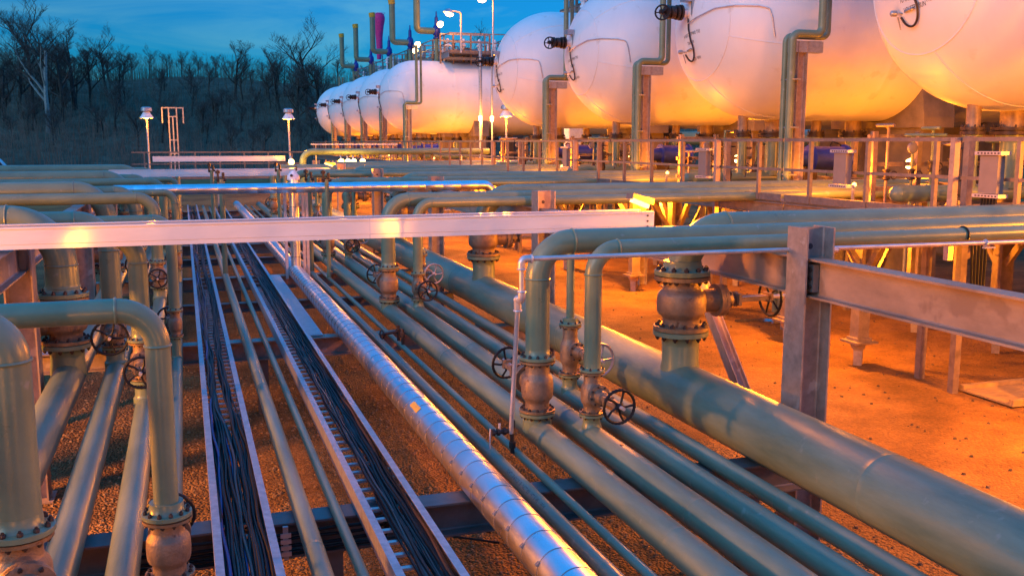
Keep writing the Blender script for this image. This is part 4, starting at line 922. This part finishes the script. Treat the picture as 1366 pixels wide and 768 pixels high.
# fixtures on the right ends of the white trays, facing the tanks; the distant one is added to light tank heads
for (lx, ly, lb) in ((5.25, 10.55, 'lit tubular lamp fixed above the right end of the white tray'), (4.62, 32.45, 'added tubular light above the end of the distant white tray')):
    t = thing('tray_light', lb, 'lamp', (lx, ly, 3.31), 'lamps on the tray ends')
    b = MB(); b.bar((lx-.19, ly-.03, 3.42), (lx+.05, ly+.03, 3.335), .06, .05); b.build('tube', M['dimglow'], t)
    b = MB(); b.bar((lx-.2, ly+.01, 3.465), (lx+.13, ly+.11, 3.385), .12, .07); b.build('housing', M['darkbeam'], t)
    light('lamp_light', 'POINT', (lx+.35, ly+.07, 3.44), 230*E_, parent=t, size=.08, col=(1, .225, .004))
# lamps of the plant: under the walkway and on poles around (some outside the frame)
for i, y in enumerate((8.6, 15.9, 23.2, 30.5, 37.8, 47.5, 58.5, 66, 73, 80)):
    t = thing('walkway_light', 'bulkhead lamp fixed under the walkway edge beam %s' % LW[i], 'lamp', (11.55, y, 2.75), 'lamps under the walkway')
    b = MB(); b.lathe((11.45, y, 2.82), (-.2, 0, -1), [(0, .05), (.02, .11), (.1, .11), (.14, .06), (.16, 0)], 12); b.build('lens', M['dimglow'], t)
    light('lamp_light', 'POINT', (11.38, y, 2.55), 400*E_, parent=t)
    t = thing('walkway_light', 'added light for the tank heads at inner walkway edge %s' % LW[i], 'lamp', (11.64, y-1.0, 3.06), 'added lights on the walkway edge')  # added small lights above the deck, to brighten the tank heads from below
    b = MB(); b.bar((11.64, y-1, 3.0), (11.64, y-1, 3.3), .04, .04); b.build('bracket', M['galv'], t)
    b = MB(); b.lathe((11.66, y-1, 3.3), (0, 0, 1), [(0, .025), (.01, .04), (.05, .04), (.07, .015), (.075, 0)], 12); b.build('lens', M['dimglow'], t)
    light('lamp_light', 'POINT', (11.66, y-1, 3.62), (75 if i < 6 else 40)*E_, parent=t, col=(1, .22, .004), size=.3)
for i, ty in enumerate(TY):
    t = thing('underside_lamp', 'lamp on a short post among the outlet pipes beside the %s tank from the right' % NUM[i], 'lamp', (15.7, ty-2.6, 0), 'lamps among the outlet pipes')
    b = MB(); b.cyl((15.7, ty-2.6, 0), (15.7, ty-2.6, 3.5), .04, n=8); b.build('pole', M['galv'], t)
    b = MB(); b.lathe((15.7, ty-2.6, 3.5), (0, 0, 1), [(0, .05), (.03, .1), (.2, .1), (.25, 0)], 12); b.build('lens', M['lampglow'], t)
    light('lamp_light', 'POINT', (15.7, ty-2.95, 3.75), (75 if i < 4 else 85)*E_, parent=t, size=.25, col=(1, .24, .004))
for i, (x, y, dx, dy, e) in enumerate(((14.5, 4.5, -1, .3, 950), (-8.5, 9, 1, 0, 2100), (-2.6, -4, .2, 1, 140), (5.2, -4.5, -.2, 1, 140))):
    flood_lamp(x, y, 0, (5.0, 4.0, 2.35, 2.35)[i], (dx, dy, 0), ['plant flood lamp on a pole right of the yard', 'plant flood lamp on a pole left of the rack', 'plant flood lamp behind the viewpoint on the left', 'plant flood lamp behind the viewpoint on the right'][i], e*E_)

# ------------------------------------------------------------------ far left: railing, frame, van
handrail((-2.1, 45, 2.62), (5.2, 45, 2.62), 'distant orange lit railing at the end of the rack', 7, 1.05)
t = thing('end_platform', 'low steel platform carrying the distant railing', 'platform', (1.5, 45.6, 2.5)); b = MB(); b.box(-2.2, 5.3, 44.9, 46.4, 2.5, 2.6); b.build('deck', M['darkbeam'], t)
for xx in (-2, 1.5, 5): b = MB(); b.bar((xx, 45.6, 0), (xx, 45.6, 2.498), .2, .2); b.build('leg', M['galv'], t)
t = thing('fork_mast', 'slender fork topped steel mast before the dark wood', 'mast', (-.35, 47, 0))
for dx, z0, z1 in ((-.17, 0, 5.62), (.17, 0, 5.62), (-.45, 4.95, 5.62), (.45, 4.95, 5.62), (0, 2.5, 5.25)): b = MB(); b.bar((-.35+dx, 47, z0), (-.35+dx, 47, z1), .055, .055); b.build('upright', M['galv'], t)
for z, w in ((5.64, .48), (5.25, .17), (4.2, .17), (3.6, .17)): b = MB(); b.bar((-.35-w, 47, z), (-.35+w, 47, z), .05, .05); b.build('crossbar', M['galv'], t)
t = thing('parked_van', 'white van parked far off at the left edge by the wood', 'van', (-21, 125, 0)); x, y = -21.5, 125
b = MB(); pr = [(-2.5, .35), (2.4, .35), (2.5, .9), (2.1, 1.25), (1.4, 2.15), (1.1, 2.35), (-2.3, 2.4), (-2.5, 2.2)]; b.prism(pr, (x, y, 0), (1, 0, 0), (0, 0, 1), (0, 1.9, 0)); b.build('body', M['white'], t)
b = MB(); b.prism([(1.3, 1.35), (1.95, 1.35), (1.4, 2.05), (1.1, 2.1)], (x, y-.01, 0), (1, 0, 0), (0, 0, 1), (0, .008, 0)); b.prism([(.2, 1.4), (1.0, 1.4), (1.0, 2.0), (.2, 2.0)], (x, y-.01, 0), (1, 0, 0), (0, 0, 1), (0, .008, 0)); b.build('window', M['glass'], t)
for dx in (-1.5, 1.5): b = MB(); b.lathe((x+dx, y-.05, .36), (0, 1, 0), [(0, .2), (0, .36), (.25, .36)], 18); b.build('wheel', M['rubber'], t)

# ------------------------------------------------------------------ hillside and wood
def hz(x, y):
    q = min(1, max(0, (y-118)/85)); q = q*q*(3-2*q)
    h = 17.5 - .045*(x+30) if x < 60 else 13.5 + .03*(x-60)
    return q*h + .9*math.sin(x*.07)*q + .5*math.sin(x*.19+y*.1)*q + max(0, y-203)*.02
b = MB(); nx, ny = 90, 40; vs = []; fs = []
for j in range(ny+1):
    for i in range(nx+1):
        x = -130+i*4.6; y = 112+j*(j*.16+1.2); vs.append((x, y, hz(x, y)+.006-.3*(j == 0)))
for j in range(ny):
    for i in range(nx): a = j*(nx+1)+i; fs.append((a, a+1, a+nx+2, a+nx+1))
b.add(vs, fs); struct(b.build('hillside', M['hill']))
# unseen hills left, right and behind the viewpoint, added to block low sky light
b = MB(); vs = []; fs = []; na, nr = 60, 8
for i in range(na+1):
    a = math.radians(78+i*(222)/na)
    for j in range(nr+1):
        q = j/nr; rr = 105+95*q; vs.append((rr*math.sin(a), rr*math.cos(a), .004+(38+5*math.sin(i*.5)+3*math.sin(i*1.3))*q*q*(3-2*q)))
for i in range(na):
    for j in range(nr): k = i*(nr+1)+j; fs.append((k, k+1, k+nr+2, k+nr+1))
b.add(vs, fs); struct(b.build('sky_blocking_hills', M['hill']))
rt = random.Random(21)
PALE = False
def grow(bt, bc, p, d, L, r, lv, mx, rg, spread):
    n = 4 if lv < 2 else 3; pts = [p]; rs = [r]; q = V(p); dd = V(d)
    for k in range(n):
        dd = (dd + V((rg.uniform(-1, 1), rg.uniform(-1, 1), rg.uniform(-.3, .55)))*(.10 if lv == 0 else .24)).normalized()
        q = q + dd*L/n; pts.append(V(q)); rs.append(max(.008, r*(1-(.45 if lv == 0 else .62)*(k+1)/n)))
    (bt if lv < 2 and r > (.13 if PALE else .09) else bc).tube(pts, rs, 6 if lv == 0 else 3 if lv > 1 else 4, False)
    if lv >= mx: return
    m = (7, 6, 6, 5, 4)[lv]
    for k in range(m):
        f = (.35 if lv == 0 else .25) + (.65 if lv == 0 else .75)*(k+rg.random())/m
        i = min(n-1, int(f*n)); pp = pts[i].lerp(pts[i+1], f*n-i)
        a = rg.random()*6.28; e = V((math.cos(a), math.sin(a), rg.uniform(.15, .9)))
        nd = (dd*(1-spread) + e*spread).normalized()
        grow(bt, bc, pp, nd, L*rg.uniform(.42, .66)*(1.12-f*.35), max(.009, rs[i]*rg.uniform(.45, .62)), lv+1, mx, rg, spread)
def make_tree(h, r, seed, spread, label, group, mt='bark', mx=4):
    rg = random.Random(seed); t = thing('bare_tree', label, 'tree', (0, 0, 0), group); bt, bc = MB(), MB()
    grow(bt, bc, V((0, 0, -.3)), V((0, 0, 1)), h*.62, r, 0, mx, rg, spread)
    bt.build('trunk', M[mt], t); bc.build('crown', M['twig'], t, smooth=False); return t
GR = 'bare trees along the ridge'; LRT = 'bare dark tree standing along the ridge against the sky'
protos = [make_tree(h, r, sd, sp, LRT, GR) for h, r, sd, sp in ((10, .24, 1, .62), (9, .2, 2, .7), (11, .22, 5, .55), (8, .2, 8, .75))]
def dirpx(px, dist):
    """ground point seen in picture column px at a distance along the view"""
    R = (px-683)/1304*dist; th_ = math.radians(18.639); return (R*math.cos(th_)+dist*math.sin(th_), -R*math.sin(th_)+dist*math.cos(th_))
used_p = [False]*4
def put_tree(i, px, dist, s, label=LRT, group=GR):
    x, y = dirpx(px, dist); loc = (x, y, hz(x, y)-.1)
    if not used_p[i]: t = protos[i]; used_p[i] = True; tag(t, label, 'tree', group)
    else: t = copy_tree(protos[i]); tag(t, label, 'tree', group)
    t.location = loc; t.rotation_euler = (0, 0, rt.random()*6.28); t.scale = (s, s, s*rt.uniform(.9, 1.1)); return t
px = -30
while px < 720:
    put_tree(rt.randrange(4), px, rt.uniform(195, 215), rt.uniform(.55, .95)); px += rt.uniform(13, 34)
GS = 'bare trees on the wooded slope'; LS = 'bare dark tree among many on the wooded slope'
for i in range(90):
    put_tree(rt.randrange(4), rt.uniform(-40, 480), rt.uniform(130, 172), rt.uniform(.5, .75), LS, GS)
for px, dist, s in ((590, 150, 1.55), (625, 155, 1.7), (660, 150, 1.55), (690, 160, 1.6), (560, 160, 1.35), (400, 150, 1.5), (425, 150, 1.75), (412, 156, 1.6), (375, 160, 1.3), (608, 152, 1.8), (642, 150, 1.7), (674, 156, 1.7)):
    put_tree(rt.randrange(4), px, dist, s, 'tall bare tree rising behind the white tanks', 'tall bare trees behind the tanks')
for i in range(40):
    put_tree(rt.randrange(4), rt.uniform(700, 1420), rt.uniform(120, 150), rt.uniform(.6, 1.0), 'bare dark tree glimpsed beneath the white tanks', 'bare trees beyond the tanks')
put_tree(0, 316, 165, 1.15, 'tall gnarled bare tree standing above the ridge left of the tanks', None if False else 'single gnarled tree')
x, y = dirpx(66, 138)
PALE = True
t = make_tree(19.0, .38, 33, .62, 'big bare tree with a pale forked trunk at the upper left', None, 'palebark', 4)
t.location = (x, y, hz(x, y)-.2)
for i, (px, dist, s) in enumerate(((8, 142, 1.3), (30, 146, 1.6), (48, 150, 1.7), (84, 146, 1.75), (104, 150, 1.6), (126, 152, 1.3), (146, 160, 1.0))):
    put_tree(i % 4, px, dist, s, 'tall dark bare tree crowding round the pale trunk', 'tall dark trees round the pale trunk')
b = MB(); rb = random.Random(5)
for i in range(15000):
    d = rb.uniform(118, 205); x, y = dirpx(rb.uniform(-60, 760) if i % 3 else rb.uniform(700, 1450), d); z = hz(x, y)-.2; h = rb.uniform(1.5, 5.5); r = rb.uniform(.02, .05)
    lx, ly = rb.uniform(-.18, .18)*h, rb.uniform(-.18, .18)*h
    tip = V((x+lx, y+ly, z+h)); base = V((x, y, z))
    b.add([base+V((r, 0, 0)), base+V((-r*.5, r*.87, 0)), base+V((-r*.5, -r*.87, 0)), tip], [(0, 1, 3), (1, 2, 3), (2, 0, 3)])
    for k in range(4):
        f = rb.uniform(.2, .85); p = base.lerp(tip, f); q = p+V((rb.uniform(-1, 1), rb.uniform(-1, 1), rb.uniform(.3, 1.2)))*h*.25; s = r*.5
        b.add([p+V((s, 0, 0)), p+V((-s*.5, s*.87, 0)), p+V((-s*.5, -s*.87, 0)), q], [(0, 1, 3), (1, 2, 3), (2, 0, 3)])
struct(b.build('brushwood', M['brush'], smooth=False), 'stuff')

# ------------------------------------------------------------------ world, sun, camera
w = bpy.data.worlds.new('World'); SC.world = w; w.use_nodes = True; nt = w.node_tree; N = nt.nodes; L = nt.links
bg = N['Background']; sky = N.new('ShaderNodeTexSky'); sky.sky_type = 'NISHITA'; sky.sun_disc = False
SUN_EL, SUN_AZ = math.radians(9), math.radians(-118)      # afterglow behind the viewer's left shoulder
sky.sun_elevation = SUN_EL; sky.sun_rotation = SUN_AZ; sky.air_density = 1.2; sky.ozone_density = 3.0; sky.dust_density = .3
tc = N.new('ShaderNodeTexCoord'); mp = N.new('ShaderNodeMapping'); mp.inputs['Scale'].default_value = (1.0, 1.0, 5.0); L.new(tc.outputs['Generated'], mp.inputs[0])
no = N.new('ShaderNodeTexNoise'); no.inputs['Scale'].default_value = 2.6; no.inputs['Detail'].default_value = 9; no.inputs['Roughness'].default_value = .6; no.inputs['Distortion'].default_value = .6; L.new(mp.outputs[0], no.inputs['Vector'])
cr = N.new('ShaderNodeValToRGB'); cr.color_ramp.elements[0].position = .46; cr.color_ramp.elements[1].position = .74; L.new(no.outputs[0], cr.inputs[0])
ti = N.new('ShaderNodeMix'); ti.data_type = 'RGBA'; ti.blend_type = 'MULTIPLY'; ti.inputs[0].default_value = 1; L.new(sky.outputs[0], ti.inputs[6]); ti.inputs[7].default_value = (.04, .76, 1.75, 1)
# the open sky overhead is brighter and greener than the low blue band over the wood
sx = N.new('ShaderNodeSeparateXYZ'); L.new(tc.outputs['Generated'], sx.inputs[0])
zr_ = N.new('ShaderNodeMapRange'); zr_.interpolation_type = 'SMOOTHSTEP'; zr_.inputs[1].default_value = .22; zr_.inputs[2].default_value = .75; L.new(sx.outputs['Z'], zr_.inputs[0])
zc_ = N.new('ShaderNodeMix'); zc_.data_type = 'RGBA'; zc_.inputs[6].default_value = (.62, .64, .66, 1); zc_.inputs[7].default_value = (1.0, 3.3, 2.6, 1); L.new(zr_.outputs[0], zc_.inputs[0])
cl = N.new('ShaderNodeMix'); cl.data_type = 'RGBA'; L.new(ti.outputs[2], cl.inputs[6])
gr = N.new('ShaderNodeMix'); gr.data_type = 'RGBA'; gr.blend_type = 'MULTIPLY'; gr.inputs[0].default_value = 1; L.new(sky.outputs[0], gr.inputs[6]); gr.inputs[7].default_value = (1.0, 1.65, 1.8, 1)
mu = N.new('ShaderNodeMath'); mu.operation = 'MULTIPLY'; mu.inputs[1].default_value = .55; L.new(cr.outputs[0], mu.inputs[0]); L.new(mu.outputs[0], cl.inputs[0]); L.new(gr.outputs[2], cl.inputs[7])
fz = N.new('ShaderNodeMix'); fz.data_type = 'RGBA'; fz.blend_type = 'MULTIPLY'; fz.inputs[0].default_value = 1; L.new(cl.outputs[2], fz.inputs[6]); L.new(zc_.outputs[2], fz.inputs[7]); L.new(fz.outputs[2], bg.inputs['Color']); bg.inputs['Strength'].default_value = .09
sl = bpy.data.lights.new('sun', 'SUN'); sl.energy = .36; sl.angle = math.radians(28); sl.color = (.95, 1.0, .95)
so = bpy.data.objects.new('sun', sl); COL.objects.link(so)
sd = V((math.sin(SUN_AZ)*math.cos(SUN_EL+.22), math.cos(SUN_AZ)*math.cos(SUN_EL+.22), math.sin(SUN_EL+.22)))
so.rotation_euler = sd.to_track_quat('Z', 'Y').to_euler(); so.location = (0, 0, 40)
cam = bpy.data.cameras.new('camera'); cam.sensor_width = 36; cam.lens = 1290/1366*36; cam.clip_end = 2000; cam.clip_start = .05
co = bpy.data.objects.new('camera', cam); COL.objects.link(co); co.location = (0, 0, CAMH); co.rotation_euler = (math.radians(90-8.552), 0, math.radians(-18.639)); SC.camera = co
SC.view_settings.view_transform = 'Standard'; SC.view_settings.look = 'None'; SC.view_settings.gamma = 1; SC.view_settings.exposure = .9
SC.cycles.use_denoising = True; SC.cycles.max_bounces = 6; SC.cycles.diffuse_bounces = 3; SC.cycles.glossy_bounces = 3; SC.cycles.sample_clamp_indirect = 6
try: SC.cycles.use_light_tree = True
except Exception: pass
